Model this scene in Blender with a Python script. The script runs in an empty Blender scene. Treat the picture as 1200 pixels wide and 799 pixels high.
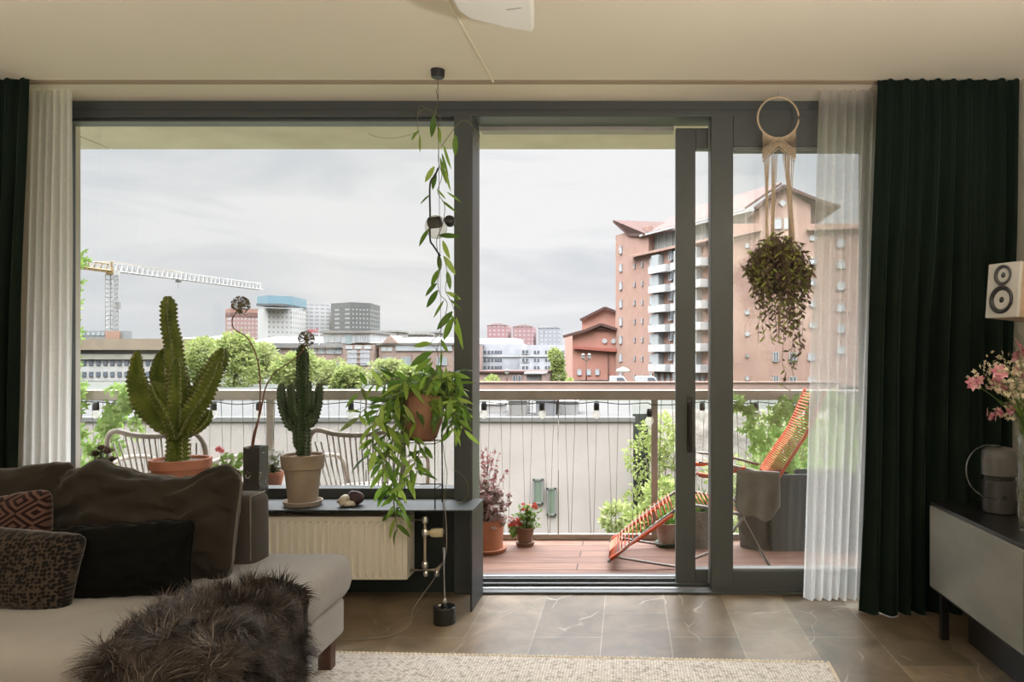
import bpy, bmesh, math, random
import numpy as np
from mathutils import Vector, Matrix, noise
R = random.Random(7)
scene = bpy.context.scene
C = scene.collection
PI = math.pi
F, CX, CY, CH = 867.0, 735.0, 420.0, 1.19
V = Vector

def P(px, py, Y):
    """a point measured in the photograph, at its real distance Y from the camera"""
    return V(((px-CX)*Y/F, Y, CH-(py-CY)*Y/F))
def PX(px, Y): return (px-CX)*Y/F
def PZ(py, Y): return CH-(py-CY)*Y/F
def S(px, Y): return px*Y/F

# ---------------------------------------------------------------- materials
OUT = 1.0        # lightness of the paints and leaves in the part of the scene being built
def mat(name, col=(.5,.5,.5), rough=.6, metal=0, spec=.5, **k):
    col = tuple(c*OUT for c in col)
    m = bpy.data.materials.new(name); m.use_nodes = True
    nt = m.node_tree; b = nt.nodes['Principled BSDF']
    b.inputs['Base Color'].default_value = (*col, 1)
    b.inputs['Roughness'].default_value = rough
    b.inputs['Metallic'].default_value = metal
    b.inputs['Specular IOR Level'].default_value = spec
    for kk, v in k.items():
        b.inputs[kk.replace('_', ' ')].default_value = v
    return m
def nd(m, t, **k):
    n = m.node_tree.nodes.new(t)
    for a, v in k.items(): setattr(n, a, v)
    return n
def ln(m, a, b): m.node_tree.links.new(a, b)
def coords(m, scale=(1,1,1), rot=(0,0,0), loc=(0,0,0), kind='Object'):
    tc = nd(m, 'ShaderNodeTexCoord'); mp = nd(m, 'ShaderNodeMapping')
    mp.inputs['Scale'].default_value = scale; mp.inputs['Rotation'].default_value = rot; mp.inputs['Location'].default_value = loc
    ln(m, tc.outputs[kind], mp.inputs['Vector']); return mp.outputs['Vector']
def ramp(m, fac, stops, interp='LINEAR'):
    r = nd(m, 'ShaderNodeValToRGB'); r.color_ramp.interpolation = interp
    e = r.color_ramp.elements
    while len(e) < len(stops): e.new(.5)
    for x, (p, c) in zip(e, stops):
        x.position = p; x.color = (*c, 1) if len(c) == 3 else c
    ln(m, fac, r.inputs['Fac']); return r.outputs['Color']
def bump(m, h, strength=.3, dist=.01):
    b = nd(m, 'ShaderNodeBump'); b.inputs['Strength'].default_value = strength; b.inputs['Distance'].default_value = dist
    ln(m, h, b.inputs['Height']); ln(m, b.outputs['Normal'], m.node_tree.nodes['Principled BSDF'].inputs['Normal'])
def noisy(name, c1, c2, scale=8, rough=.6, metal=0, detail=4, bmp=0, bdist=.003, spec=.5, stretch=(1,1,1), lo=.35, hi=.65, **k):
    m = mat(name, c1, rough, metal, spec, **k)
    v = coords(m, stretch); n = nd(m, 'ShaderNodeTexNoise'); n.inputs['Scale'].default_value = scale; n.inputs['Detail'].default_value = detail
    ln(m, v, n.inputs['Vector'])
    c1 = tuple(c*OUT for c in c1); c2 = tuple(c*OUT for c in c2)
    ln(m, ramp(m, n.outputs['Fac'], [(lo, c1), (hi, c2)]), m.node_tree.nodes['Principled BSDF'].inputs['Base Color'])
    if bmp: bump(m, n.outputs['Fac'], bmp, bdist)
    return m
def leafmat(name, stops, rough=.45, trans=.45, sat=1.0):
    """leaf: every leaf its own tone, light passes through it"""
    m = mat(name, stops[0][1], rough)
    nt = m.node_tree; b = nt.nodes['Principled BSDF']; out = nt.nodes['Material Output']
    g = nd(m, 'ShaderNodeNewGeometry'); stops = [(a, tuple(q*OUT for q in c)) for a, c in stops]
    c = ramp(m, g.outputs['Random Per Island'], stops)
    ln(m, c, b.inputs['Base Color'])
    t = nd(m, 'ShaderNodeBsdfTranslucent'); ln(m, c, t.inputs['Color'])
    mx = nd(m, 'ShaderNodeMixShader'); mx.inputs[0].default_value = trans
    ln(m, b.outputs[0], mx.inputs[1]); ln(m, t.outputs[0], mx.inputs[2]); ln(m, mx.outputs[0], out.inputs['Surface'])
    return m
def sheer(name, col, clear, tl=.6):
    m = mat(name, col, .9, 0, .1); nt = m.node_tree; out = nt.nodes['Material Output']; b = nt.nodes['Principled BSDF']
    v = coords(m, (1,1,1)); w = nd(m, 'ShaderNodeTexNoise'); w.inputs['Scale'].default_value = 60
    ln(m, v, w.inputs['Vector'])
    t = nd(m, 'ShaderNodeBsdfTranslucent'); t.inputs['Color'].default_value = (*col, 1)
    a = nd(m, 'ShaderNodeMixShader'); a.inputs[0].default_value = tl
    ln(m, b.outputs[0], a.inputs[1]); ln(m, t.outputs[0], a.inputs[2])
    tr = nd(m, 'ShaderNodeBsdfTransparent'); mx = nd(m, 'ShaderNodeMixShader')
    mr = nd(m, 'ShaderNodeMapRange'); mr.inputs['To Min'].default_value = clear-.06; mr.inputs['To Max'].default_value = clear+.06
    ln(m, w.outputs['Fac'], mr.inputs['Value']); ln(m, mr.outputs['Result'], mx.inputs[0])
    ln(m, a.outputs[0], mx.inputs[1]); ln(m, tr.outputs[0], mx.inputs[2]); ln(m, mx.outputs[0], out.inputs['Surface'])
    return m
def glassmat(name, tint=(.97,.98,.98), refl=.07, rough=.01):
    m = mat(name, tint); nt = m.node_tree; out = nt.nodes['Material Output']
    tr = nd(m, 'ShaderNodeBsdfTransparent'); tr.inputs['Color'].default_value = (*tint, 1)
    gl = nd(m, 'ShaderNodeBsdfGlossy'); gl.inputs['Roughness'].default_value = rough
    fr = nd(m, 'ShaderNodeFresnel'); gb = nd(m, 'ShaderNodeNewGeometry'); io = nd(m, 'ShaderNodeMapRange')
    io.inputs['To Min'].default_value = 1.45; io.inputs['To Max'].default_value = 1/1.45      # a thin pane: the same on entering and leaving
    ln(m, gb.outputs['Backfacing'], io.inputs['Value']); ln(m, io.outputs[0], fr.inputs['IOR'])
    ad = nd(m, 'ShaderNodeMath', operation='ADD'); ad.inputs[1].default_value = refl-.035; ad.use_clamp = True
    ln(m, fr.outputs[0], ad.inputs[0])
    mx = nd(m, 'ShaderNodeMixShader'); ln(m, ad.outputs[0], mx.inputs[0]); ln(m, tr.outputs[0], mx.inputs[1]); ln(m, gl.outputs[0], mx.inputs[2])
    ln(m, mx.outputs[0], out.inputs['Surface']); return m

# ---------------------------------------------------------------- mesh builder
def basis(d):
    d = d.normalized(); a = V((0,0,1)) if abs(d.z) < .95 else V((1,0,0))
    u = d.cross(a).normalized(); w = u.cross(d).normalized(); return u, w
class MB:
    def __init__(s): s.v = []; s.f = []
    def add(s, vs, fs):
        o = len(s.v); s.v += [tuple(x) for x in vs]; s.f += [tuple(i+o for i in f) for f in fs]; return s
    def box(s, c, size, rot=None):
        c = V(c); h = V(size)*.5; vs = []
        for x in (-1,1):
            for y in (-1,1):
                for z in (-1,1):
                    p = V((x*h.x, y*h.y, z*h.z))
                    if rot is not None: p = rot @ p
                    vs.append(c+p)
        return s.add(vs, [(0,1,3,2),(4,6,7,5),(0,4,5,1),(2,3,7,6),(0,2,6,4),(1,5,7,3)])
    def span(s, a, b):
        return s.box([(a[i]+b[i])/2 for i in range(3)], [abs(a[i]-b[i]) for i in range(3)])
    def bar(s, a, b, w, h):
        a = V(a); b = V(b); d = b-a; u, k = basis(d)
        vs = [p+u*(sx*w/2)+k*(sy*h/2) for p in (a,b) for sx, sy in ((-1,-1),(1,-1),(1,1),(-1,1))]
        return s.add(vs, [(0,3,2,1),(4,5,6,7),(0,1,5,4),(1,2,6,5),(2,3,7,6),(3,0,4,7)])
    def tube(s, pts, r, n=8, closed=False):
        pts = [V(p) for p in pts]; N = len(pts)
        if not hasattr(r, '__len__'): r = [r]*N
        vs = []; prev = None
        for i, p in enumerate(pts):
            if closed: d = pts[(i+1) % N]-pts[i-1]
            else: d = pts[min(i+1, N-1)]-pts[max(i-1, 0)]
            d = d.normalized() if d.length > 1e-9 else V((0,0,1))
            if prev is None: u, w = basis(d)
            else:
                u = (prev-d*prev.dot(d))
                u = u.normalized() if u.length > 1e-6 else basis(d)[0]
                w = d.cross(u)
            prev = u
            for k in range(n):
                a = 2*PI*k/n; vs.append(p+(u*math.cos(a)+w*math.sin(a))*r[i])
        fs = [(i*n+k, i*n+(k+1) % n, (i+1)*n+(k+1) % n, (i+1)*n+k) for i in range(N-1) for k in range(n)]
        if closed: fs += [((N-1)*n+k, (N-1)*n+(k+1) % n, (k+1) % n, k) for k in range(n)]
        else: fs += [tuple(range(n-1, -1, -1)), tuple((N-1)*n+k for k in range(n))]
        return s.add(vs, fs)
    def lathe(s, prof, c=(0,0,0), n=32, cap=True, rot=None):
        c = V(c); vs = []; N = len(prof)
        for r, z in prof:
            for k in range(n):
                a = 2*PI*k/n; p = V((r*math.cos(a), r*math.sin(a), z))
                if rot is not None: p = rot @ p
                vs.append(c+p)
        fs = [(i*n+k, i*n+(k+1) % n, (i+1)*n+(k+1) % n, (i+1)*n+k) for i in range(N-1) for k in range(n)]
        if cap: fs += [tuple(range(n-1, -1, -1)), tuple((N-1)*n+k for k in range(n))]
        return s.add(vs, fs)
    def ball(s, c, r, nu=16, nv=10, rot=None):
        if not hasattr(r, '__len__'): r = (r, r, r)
        c = V(c); vs = []
        for j in range(nv+1):
            t = PI*j/nv
            for k in range(nu):
                a = 2*PI*k/nu; st = max(math.sin(t), .002)
                p = V((r[0]*st*math.cos(a), r[1]*st*math.sin(a), r[2]*math.cos(t)))
                if rot is not None: p = rot @ p
                vs.append(c+p)
        fs = [(j*nu+k, (j+1)*nu+k, (j+1)*nu+(k+1) % nu, j*nu+(k+1) % nu) for j in range(nv) for k in range(nu)]
        return s.add(vs, fs)
    def prism(s, poly, off):
        """poly: 3-D points of a flat outline, off: extrusion vector"""
        poly = [V(p) for p in poly]; off = V(off); n = len(poly)
        vs = poly+[p+off for p in poly]
        fs = [tuple(range(n-1, -1, -1)), tuple(range(n, 2*n))]+[(i, (i+1) % n, n+(i+1) % n, n+i) for i in range(n)]
        return s.add(vs, fs)
    def leaf(s, base, d, up, L, W, droop=.25, fold=.15, n=4):
        d = V(d).normalized(); up = V(up); side = d.cross(up)
        if side.length < 1e-4: side = d.cross(V((1,.2,0)))
        side.normalize(); nrm = side.cross(d).normalized(); vs = []
        for i in range(n+1):
            t = i/n; w = W*.5*(math.sin(PI*min(t*.93+.04, 1))**.8)*(1-.25*t)
            if i == n: w = W*.02
            c = V(base)+d*(L*t)-nrm*(droop*L*t*t)
            vs += [c-side*w+nrm*(fold*w), c, c+side*w+nrm*(fold*w)]
        fs = []
        for i in range(n):
            a = i*3; fs += [(a, a+1, a+4, a+3), (a+1, a+2, a+5, a+4)]
        return s.add(vs, fs)
    def build(s, name, m, parent=None, smooth=False, bevel=0, subsurf=0, seg=2, solid=0, origin=None, recalc=True):
        vs = np.array(s.v, dtype=float).reshape(-1, 3)
        lo = vs.min(0); hi = vs.max(0); c = (lo+hi)/2
        if parent is None: c[2] = lo[2]
        if origin is not None: c = np.array(origin)
        me = bpy.data.meshes.new(name)
        me.from_pydata((vs-c).tolist(), [], s.f); me.update()
        if recalc and len(s.f) < 4000:
            bm = bmesh.new(); bm.from_mesh(me); bmesh.ops.recalc_face_normals(bm, faces=bm.faces); bm.to_mesh(me); bm.free()
        if smooth: me.polygons.foreach_set('use_smooth', [True]*len(me.polygons))
        me.materials.append(m)
        o = bpy.data.objects.new(name, me); C.objects.link(o)
        if parent is not None:
            o.parent = parent; o.location = V(c)-WO[parent.name]
        else: o.location = V(c)
        WO[o.name] = V(c)
        if bevel:
            b = o.modifiers.new('bevel', 'BEVEL'); b.width = bevel; b.segments = seg; b.limit_method = 'ANGLE'; b.angle_limit = math.radians(35)
            me.polygons.foreach_set('use_smooth', [True]*len(me.polygons))
            for e in me.edges: pass
            w = o.modifiers.new('wn', 'WEIGHTED_NORMAL'); w.keep_sharp = True
        if solid:
            q = o.modifiers.new('solid', 'SOLIDIFY'); q.thickness = solid; q.offset = 0
        if subsurf:
            q = o.modifiers.new('sub', 'SUBSURF'); q.levels = subsurf; q.render_levels = subsurf
        return o
WO = {}
def empty(name, loc, label=None, cat=None, group=None, kind=None):
    o = bpy.data.objects.new(name, None); C.objects.link(o); o.location = V(loc); WO[o.name] = V(loc); o.empty_display_size = .1
    return tag(o, label, cat, group, kind)
def tag(o, label=None, cat=None, group=None, kind=None):
    if label: o['label'] = label
    if cat: o['category'] = cat
    if group: o['group'] = group
    if kind: o['kind'] = kind
    return o
def struct(o): o['kind'] = 'structure'; return o
def copy_tree(o, parent=None, delta=None, label=None):
    c = o.copy(); C.objects.link(c)
    if parent is not None: c.parent = parent
    if delta is not None: c.location = o.location+V(delta)
    if label: c['label'] = label
    for ch in o.children: copy_tree(ch, c)
    return c
def rotz(a): return Matrix.Rotation(a, 3, 'Z')
def smooth_path(pts, k=6):
    pts = [V(p) for p in pts]; out = []
    for i in range(len(pts)-1):
        a = pts[max(i-1, 0)]; b = pts[i]; c = pts[i+1]; d = pts[min(i+2, len(pts)-1)]
        for j in range(k):
            t = j/k
            out.append(.5*((2*b)+(c-a)*t+(2*a-5*b+4*c-d)*t*t+(3*b-a-3*c+d)*t**3))
    out.append(pts[-1]); return out
def rnd(a, b): return R.uniform(a, b)
def rdir(zmin=-1, zmax=1):
    z = rnd(zmin, zmax); a = rnd(0, 2*PI); r = math.sqrt(max(0, 1-z*z)); return V((r*math.cos(a), r*math.sin(a), z))
# ---------------------------------------------------------------- camera, view, world, light
cam = bpy.data.cameras.new('camera'); co = bpy.data.objects.new('camera', cam); C.objects.link(co)
co.location = (0,0,CH); co.rotation_euler = (PI/2,0,0)
cam.lens = F/1200*36; cam.sensor_width = 36; cam.sensor_fit = 'HORIZONTAL'
cam.shift_x = -(CX-600)/1200; cam.shift_y = (CY-399.5)/1200; cam.clip_start = .05; cam.clip_end = 5000
scene.camera = co
vs = scene.view_settings; vs.view_transform = 'Standard'; vs.look = 'None'; vs.gamma = 1; vs.exposure = 0; vs.use_curve_mapping = False
cy = scene.cycles; cy.max_bounces = 10; cy.diffuse_bounces = 6; cy.glossy_bounces = 3; cy.transparent_max_bounces = 24; cy.transmission_bounces = 6
cy.caustics_reflective = False; cy.caustics_refractive = False; cy.sample_clamp_indirect = 6; cy.use_denoising = True
W = bpy.data.worlds.new('sky'); scene.world = W; W.use_nodes = True
def world():
    nt = W.node_tree; N = nt.nodes; bg = N['Background']
    def n(t, **k):
        x = N.new(t)
        for a, v in k.items(): setattr(x, a, v)
        return x
    L = nt.links.new
    tc = n('ShaderNodeTexCoord'); sp = n('ShaderNodeSeparateXYZ'); L(tc.outputs['Generated'], sp.inputs[0])
    # clouds: noise on the view direction, flattened towards the horizon
    mp = n('ShaderNodeMapping'); mp.inputs['Scale'].default_value = (1.5,1.5,7.5); mp.inputs['Location'].default_value = (1.35,0.1,.55)
    L(tc.outputs['Generated'], mp.inputs[0])
    a = n('ShaderNodeTexNoise'); a.inputs['Scale'].default_value = 1.7; a.inputs['Detail'].default_value = 9; a.inputs['Roughness'].default_value = .52; a.inputs['Distortion'].default_value = .5
    L(mp.outputs[0], a.inputs['Vector'])
    r = n('ShaderNodeValToRGB'); e = r.color_ramp.elements
    e[0].position = .36; e[0].color = (.68,.705,.74,1); e[1].position = .60; e[1].color = (.90,.90,.905,1)
    e.new(.47).color = (.76,.775,.80,1)
    L(a.outputs['Fac'], r.inputs['Fac'])
    # an overcast sky is brighter overhead than low down
    g = n('ShaderNodeMapRange', interpolation_type='SMOOTHSTEP'); g.inputs['From Min'].default_value = .30; g.inputs['From Max'].default_value = .9
    g.inputs['To Min'].default_value = 1.0; g.inputs['To Max'].default_value = ZEN
    L(sp.outputs['Z'], g.inputs['Value'])
    hz = n('ShaderNodeMapRange'); hz.inputs['From Min'].default_value = 0; hz.inputs['From Max'].default_value = .12; hz.inputs['To Min'].default_value = 1; hz.inputs['To Max'].default_value = 0
    L(sp.outputs['Z'], hz.inputs['Value'])
    mh = n('ShaderNodeMix', data_type='RGBA'); mh.inputs['B'].default_value = (.83,.835,.855,1)
    ml = n('ShaderNodeMath', operation='MULTIPLY'); ml.inputs[1].default_value = .7; L(hz.outputs[0], ml.inputs[0]); L(ml.outputs[0], mh.inputs['Factor'])
    L(r.outputs['Color'], mh.inputs['A'])
    L(mh.outputs['Result'], bg.inputs['Color']); L(g.outputs['Result'], bg.inputs['Strength'])
ZEN = 27.0
world()
def area(name, loc, rot, sx, sy, watts, col):
    l = bpy.data.lights.new(name, 'AREA'); l.shape = 'RECTANGLE'; l.size = sx; l.size_y = sy; l.energy = watts; l.color = col
    o = bpy.data.objects.new(name, l); C.objects.link(o); o.location = loc; o.rotation_euler = rot; return o
sun = bpy.data.lights.new('sun', 'SUN'); sun.energy = .35; sun.angle = math.radians(35); sun.color = (1,.95,.88)
so = bpy.data.objects.new('sun', sun); C.objects.link(so); so.rotation_euler = (math.radians(50), 0, math.radians(-25))

# ---------------------------------------------------------------- palette
M = {}
M['frame'] = mat('dark_painted_frame', (.058,.067,.070), .40)  # dark paint lightened: veiling glare from the window is put into its colour
M['track'] = mat('aluminium_track', (.45,.46,.48), .35, .9)
M['glass'] = glassmat('window_glass', refl=.045)
M['black'] = mat('black_plastic', (.012,.012,.013), .4)
M['steel'] = noisy('brushed_steel', (.55,.53,.5), (.65,.63,.6), 30, .3, 1)
M['ceil'] = noisy('painted_ceiling', (.84,.785,.67), (.87,.815,.70), 1.2, .9)
M['wallp'] = noisy('painted_wall', (.62,.58,.50), (.66,.62,.54), 2, .9)
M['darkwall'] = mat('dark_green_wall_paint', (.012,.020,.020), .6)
M['bench'] = noisy('black_steel_bench', (.012,.016,.016), (.020,.025,.025), 5, .5)
def tile():
    m = mat('slate_tile', (.1,.09,.07), .3); b = m.node_tree.nodes['Principled BSDF']
    v = coords(m, (1,1,1), (0,0,PI/2), (0,0,0))
    br = nd(m, 'ShaderNodeTexBrick'); br.offset = .5; br.inputs['Scale'].default_value = 1
    br.inputs['Brick Width'].default_value = .60; br.inputs['Row Height'].default_value = .292; br.inputs['Mortar Size'].default_value = .0022; br.inputs['Mortar Smooth'].default_value = .2
    br.inputs['Color1'].default_value = (.115,.088,.060,1); br.inputs['Color2'].default_value = (.225,.172,.122,1); br.inputs['Mortar'].default_value = (.25,.22,.18,1); br.inputs['Bias'].default_value = 0
    ln(m, v, br.inputs['Vector'])
    n = nd(m, 'ShaderNodeTexNoise'); n.inputs['Scale'].default_value = 5; n.inputs['Detail'].default_value = 9; n.inputs['Roughness'].default_value = .65; n.inputs['Distortion'].default_value = .8
    ln(m, coords(m), n.inputs['Vector'])
    nc = ramp(m, n.outputs['Fac'], [(.3, (.55,.55,.5)), (.7, (1.45,1.4,1.3))])
    mx = nd(m, 'ShaderNodeMix', data_type='RGBA', blend_type='MULTIPLY'); mx.inputs['Factor'].default_value = 1
    ln(m, br.outputs['Color'], mx.inputs['A']); ln(m, nc, mx.inputs['B'])
    # pale calcite veins
    w = nd(m, 'ShaderNodeTexVoronoi', feature='DISTANCE_TO_EDGE'); w.inputs['Scale'].default_value = 2.3
    n2 = nd(m, 'ShaderNodeTexNoise'); n2.inputs['Scale'].default_value = 2.5; ln(m, coords(m), n2.inputs['Vector'])
    vm = nd(m, 'ShaderNodeVectorMath', operation='MULTIPLY_ADD'); vm.inputs[1].default_value = (.35,.35,.35); ln(m, n2.outputs['Color'], vm.inputs[0]); ln(m, coords(m, (1,.6,1), (0,0,.6)), vm.inputs[2])
    ln(m, vm.outputs[0], w.inputs['Vector'])
    n3 = nd(m, 'ShaderNodeTexNoise'); n3.inputs['Scale'].default_value = 4; ln(m, coords(m, loc=(5,2,0)), n3.inputs['Vector'])
    vein = ramp(m, w.outputs['Distance'], [(0, (1,1,1)), (.009, (0,0,0))]); msk = ramp(m, n3.outputs['Fac'], [(.50, (0,0,0)), (.60, (.8,.8,.8))])
    mm = nd(m, 'ShaderNodeMix', data_type='RGBA', blend_type='MULTIPLY'); mm.inputs['Factor'].default_value = 1; ln(m, vein, mm.inputs['A']); ln(m, msk, mm.inputs['B'])
    m3 = nd(m, 'ShaderNodeMix', data_type='RGBA'); m3.inputs['B'].default_value = (.42,.38,.32,1); ln(m, mm.outputs['Result'], m3.inputs['Factor']); ln(m, mx.outputs['Result'], m3.inputs['A'])
    ln(m, m3.outputs['Result'], b.inputs['Base Color'])
    rr = nd(m, 'ShaderNodeMapRange'); rr.inputs['To Min'].default_value = .22; rr.inputs['To Max'].default_value = .42; ln(m, n.outputs['Fac'], rr.inputs['Value']); ln(m, rr.outputs[0], b.inputs['Roughness'])
    bump(m, br.outputs['Fac'], -.25, .002)
    return m
M['tile'] = tile()
def planks():
    m = mat('hardwood_deck', (.3,.12,.07), .65, 0, .25); b = m.node_tree.nodes['Principled BSDF']
    br = nd(m, 'ShaderNodeTexBrick'); br.offset = .37; br.inputs['Scale'].default_value = 1
    br.inputs['Brick Width'].default_value = 2.3; br.inputs['Row Height'].default_value = .142; br.inputs['Mortar Size'].default_value = .004; br.inputs['Mortar Smooth'].default_value = .05
    br.inputs['Color1'].default_value = (.18,.096,.067,1); br.inputs['Color2'].default_value = (.135,.068,.047,1); br.inputs['Mortar'].default_value = (.03,.015,.01,1)
    ln(m, coords(m, loc=(.3,.05,0)), br.inputs['Vector'])
    n = nd(m, 'ShaderNodeTexNoise'); n.inputs['Scale'].default_value = 6; n.inputs['Detail'].default_value = 6; ln(m, coords(m, (.6,9,1)), n.inputs['Vector'])
    mx = nd(m, 'ShaderNodeMix', data_type='RGBA', blend_type='MULTIPLY'); mx.inputs['Factor'].default_value = 1
    ln(m, br.outputs['Color'], mx.inputs['A']); ln(m, ramp(m, n.outputs['Fac'], [(.3, (.7,.7,.7)), (.7, (1.3,1.3,1.3))]), mx.inputs['B']); ln(m, mx.outputs['Result'], b.inputs['Base Color'])
    bump(m, br.outputs['Fac'], -.6, .004)
    return m
M['deck'] = planks()
M['concrete'] = noisy('concrete', (.62,.57,.50), (.74,.69,.61), 2.2, .9, detail=8, bmp=.2)

# ---------------------------------------------------------------- room shell
XL, XR, YB = -3.9, 1.85, -3.0
YW = 3.76                                   # inner face of the window frames
struct(MB().span((XL,YB,-.12), (XR,3.90,0)).build('floor', M['tile'], origin=(-.109,YW,0)))
cb = MB(); cb.span((XL,YB,2.5), (XR,3.48,2.78)); cb.span((XL,3.54,2.5), (XR,5.2,2.78)); cb.span((XL,3.48,2.53), (XR,3.54,2.78))
struct(MB().span((XL,YB,2.5), (XR,3.48,2.9)).build('ceiling', M['ceil']))
struct(MB().span((XL,3.535,2.5), (XR,3.98,2.9)).build('ceiling', M['ceil']))
struct(MB().span((XL,3.48,2.53), (XR,3.535,2.9)).build('ceiling', M['ceil']))
struct(MB().span((XR,YB,0), (XR+.2,4.0,2.5)).build('wall_right', M['wallp']))
struct(MB().span((XL-.2,YB,0), (XL,4.0,2.5)).build('wall_left', M['wallp']))
struct(MB().span((XL-.2,YB-.2,0), (XR+.2,YB,2.5)).build('wall_back', M['wallp']))
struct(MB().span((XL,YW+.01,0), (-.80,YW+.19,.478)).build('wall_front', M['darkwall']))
struct(MB().span((XL,YW,0), (-3.0,YW+.19,2.5)).build('wall_front', M['wallp']))
struct(MB().span((1.45,YW,0), (XR,YW+.19,2.5)).build('wall_front', M['wallp']))
# curtain track set into the ceiling slot
tr = MB(); tr.span((XL+.02,3.49,2.497), (XR-.02,3.505,2.53)); tr.span((XL+.02,3.515,2.497), (XR-.02,3.53,2.53))
tr.span((XL+.02,3.49,2.522), (XR-.02,3.53,2.53))
struct(tr.build('trim_1', mat('track_beige', (.40,.31,.22), .5)))
# surface cable cover on the ceiling, running towards the projector
a = P(578,95,1135.8/325); struct(MB().bar((a.x,a.y,2.497), (a.x-.03,2.45,2.497), .010, .008).build('trim_2', M['ceil'], bevel=.002))

# ---------------------------------------------------------------- window frames and panes
fr = M['frame']
ZS = .478
xl, xm0, xm1 = PX(89,3.88)-.02, PX(533,YW), PX(562,3.92)
ZH = PZ(148,3.92)
o = MB()
o.span((-3.0,YW,ZH), (1.45,YW+.16,2.5))        # head
struct(o.build('trim_3', fr, bevel=.004))
struct(MB().span((-3.0,YW+.005,2.452), (1.45,YW-.006,2.458)).build('trim_4', fr))
struct(MB().span((xm0,YW-.02,0), (xm1,YW+.16,ZH)).build('trim_5', fr, bevel=.003))
w1 = struct(empty('window_1', ((xl+xm0)/2, YW+.05, ZS)))
o = MB(); zt = ZH; zb = PZ(573,YW)
o.span((-3.0,YW+.02,ZS), (xl+.02,YW+.12,zt)); o.span((xl,YW+.02,ZS), (xm0,YW+.12,zb)); o.span((xl,YW+.03,zt-.015), (xm0,YW+.12,zt))
o.span((xm0-.012,YW+.03,zb), (xm0,YW+.12,zt))
o.build('window_frame', fr, w1, bevel=.003)
MB().span((xl+.02,YW+.068,zb), (xm0-.012,YW+.074,zt-.015)).build('pane', M['glass'], w1)
# fixed right pane
w2 = struct(empty('window_2', (.7, YW+.05, 0)))
o = MB(); x0, x1 = PX(833,YW), 1.45; xi = PX(859,YW); zb2 = PZ(669,YW); zt2 = PZ(172,YW)
o.span((x0,YW-.01,.0), (xi,YW+.06,ZH)); o.span((xi,YW-.01,.0), (x1,YW+.06,zb2)); o.span((xi,YW-.01,zt2), (x1,YW+.06,ZH)); o.span((x1-.08,YW-.01,zb2), (x1,YW+.06,zt2))
o.build('window_frame', fr, w2, bevel=.004)
o = MB(); o.span((xi,YW+.0,zt2-.02), (x1-.08,YW+.055,zt2)); o.span((xi,YW,zb2), (x1-.08,YW+.055,zb2+.012)); o.build('glazing_bead', mat('grey_bead', (.16,.17,.17), .5), w2)
MB().span((xi,YW+.026,zb2), (x1-.08,YW+.032,zt2)).build('pane', M['glass'], w2)
# sliding leaf, slid open behind the fixed pane
d1 = struct(empty('door_1', (.6, YW+.1, 0)))
YD = YW+.085
o = MB(); sx0, sx1 = PX(792,YD), PX(815,YD); ex = 1.30
zbt = PZ(667,YD); ztt = PZ(174,YD)
o.span((sx0,YD,.02), (sx1,YD+.06,PZ(150,YD))); o.span((sx1,YD,.02), (ex,YD+.06,zbt)); o.span((sx1,YD,ztt), (ex,YD+.06,PZ(150,YD))); o.span((ex-.08,YD,zbt), (ex,YD+.06,ztt))
o.build('door_frame', fr, d1, bevel=.003)
MB().span((sx1,YD+.027,zbt), (ex-.08,YD+.033,ztt)).build('pane', M['glass'], d1)
h = MB(); hx = PX(808,YD); hz0, hz1 = PZ(524,YD), PZ(471,YD)
h.tube([(hx,YD,hz0+.01),(hx,YD-.045,hz0+.01),(hx,YD-.05,hz0+.02),(hx,YD-.05,hz1-.02),(hx,YD-.045,hz1-.01),(hx,YD,hz1-.01)], .008, 10)
h.box((hx,YD-.003,(hz0+hz1)/2), (.028,.006,hz1-hz0+.05))
h.build('door_handle', mat('dark_metal', (.05,.05,.05), .25, .8), d1, smooth=False)
# lit side face of the fixed stile, painted as a pale strip
struct(MB().span((PX(829.5,YW+.1),YW+.0601,.03), (x0,YW+.083,zt)).build('trim_6', mat('lit_stile_side', (.45,.46,.45), .5)))
# threshold and tracks
o = MB(); o.span((xm1-.02,YW-.03,0), (1.45,YW+.30,.012)); o.span((xm1,YW+.065,.012), (1.45,YW+.08,.028)); o.span((xm1,YW+.15,.012), (1.45,YW+.165,.028))
struct(o.build('trim_7', fr, bevel=.002))
struct(MB().span((xm1,YW+.225,.012), (1.45,YW+.245,.018)).build('trim_8', M['track']))
struct(MB().span((xm1,YW+.02,.012), (1.45,YW+.045,.016)).build('trim_8', M['track']))
# small sensor box on the head of the door opening
d = P(628,153,YW+.1)
# sun screen housing outside the door opening
struct(MB().span((xm1,YW+.17,PZ(155,YW+.2)), (PX(792,YW),YW+.24,PZ(147,YW+.2))).build('trim_9', mat('grey_housing', (.35,.35,.32), .5)))

# ---------------------------------------------------------------- balcony
DZ = -.06
struct(MB().span((-4.6,YW+.19,DZ-.2), (2.6,5.16,DZ)).build('balcony_deck', M['deck'], origin=(0,4.0,DZ)))
sf = MB(); sf.span((XL-.8,3.98,2.66), (-3.63,5.2,2.9)); sf.span((-3.615,3.98,2.66), (2.6,5.2,2.9)); sf.span((XL-.8,3.98,2.68), (2.6,5.19,2.9))
struct(sf.build('balcony_soffit', M['concrete']))
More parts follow.
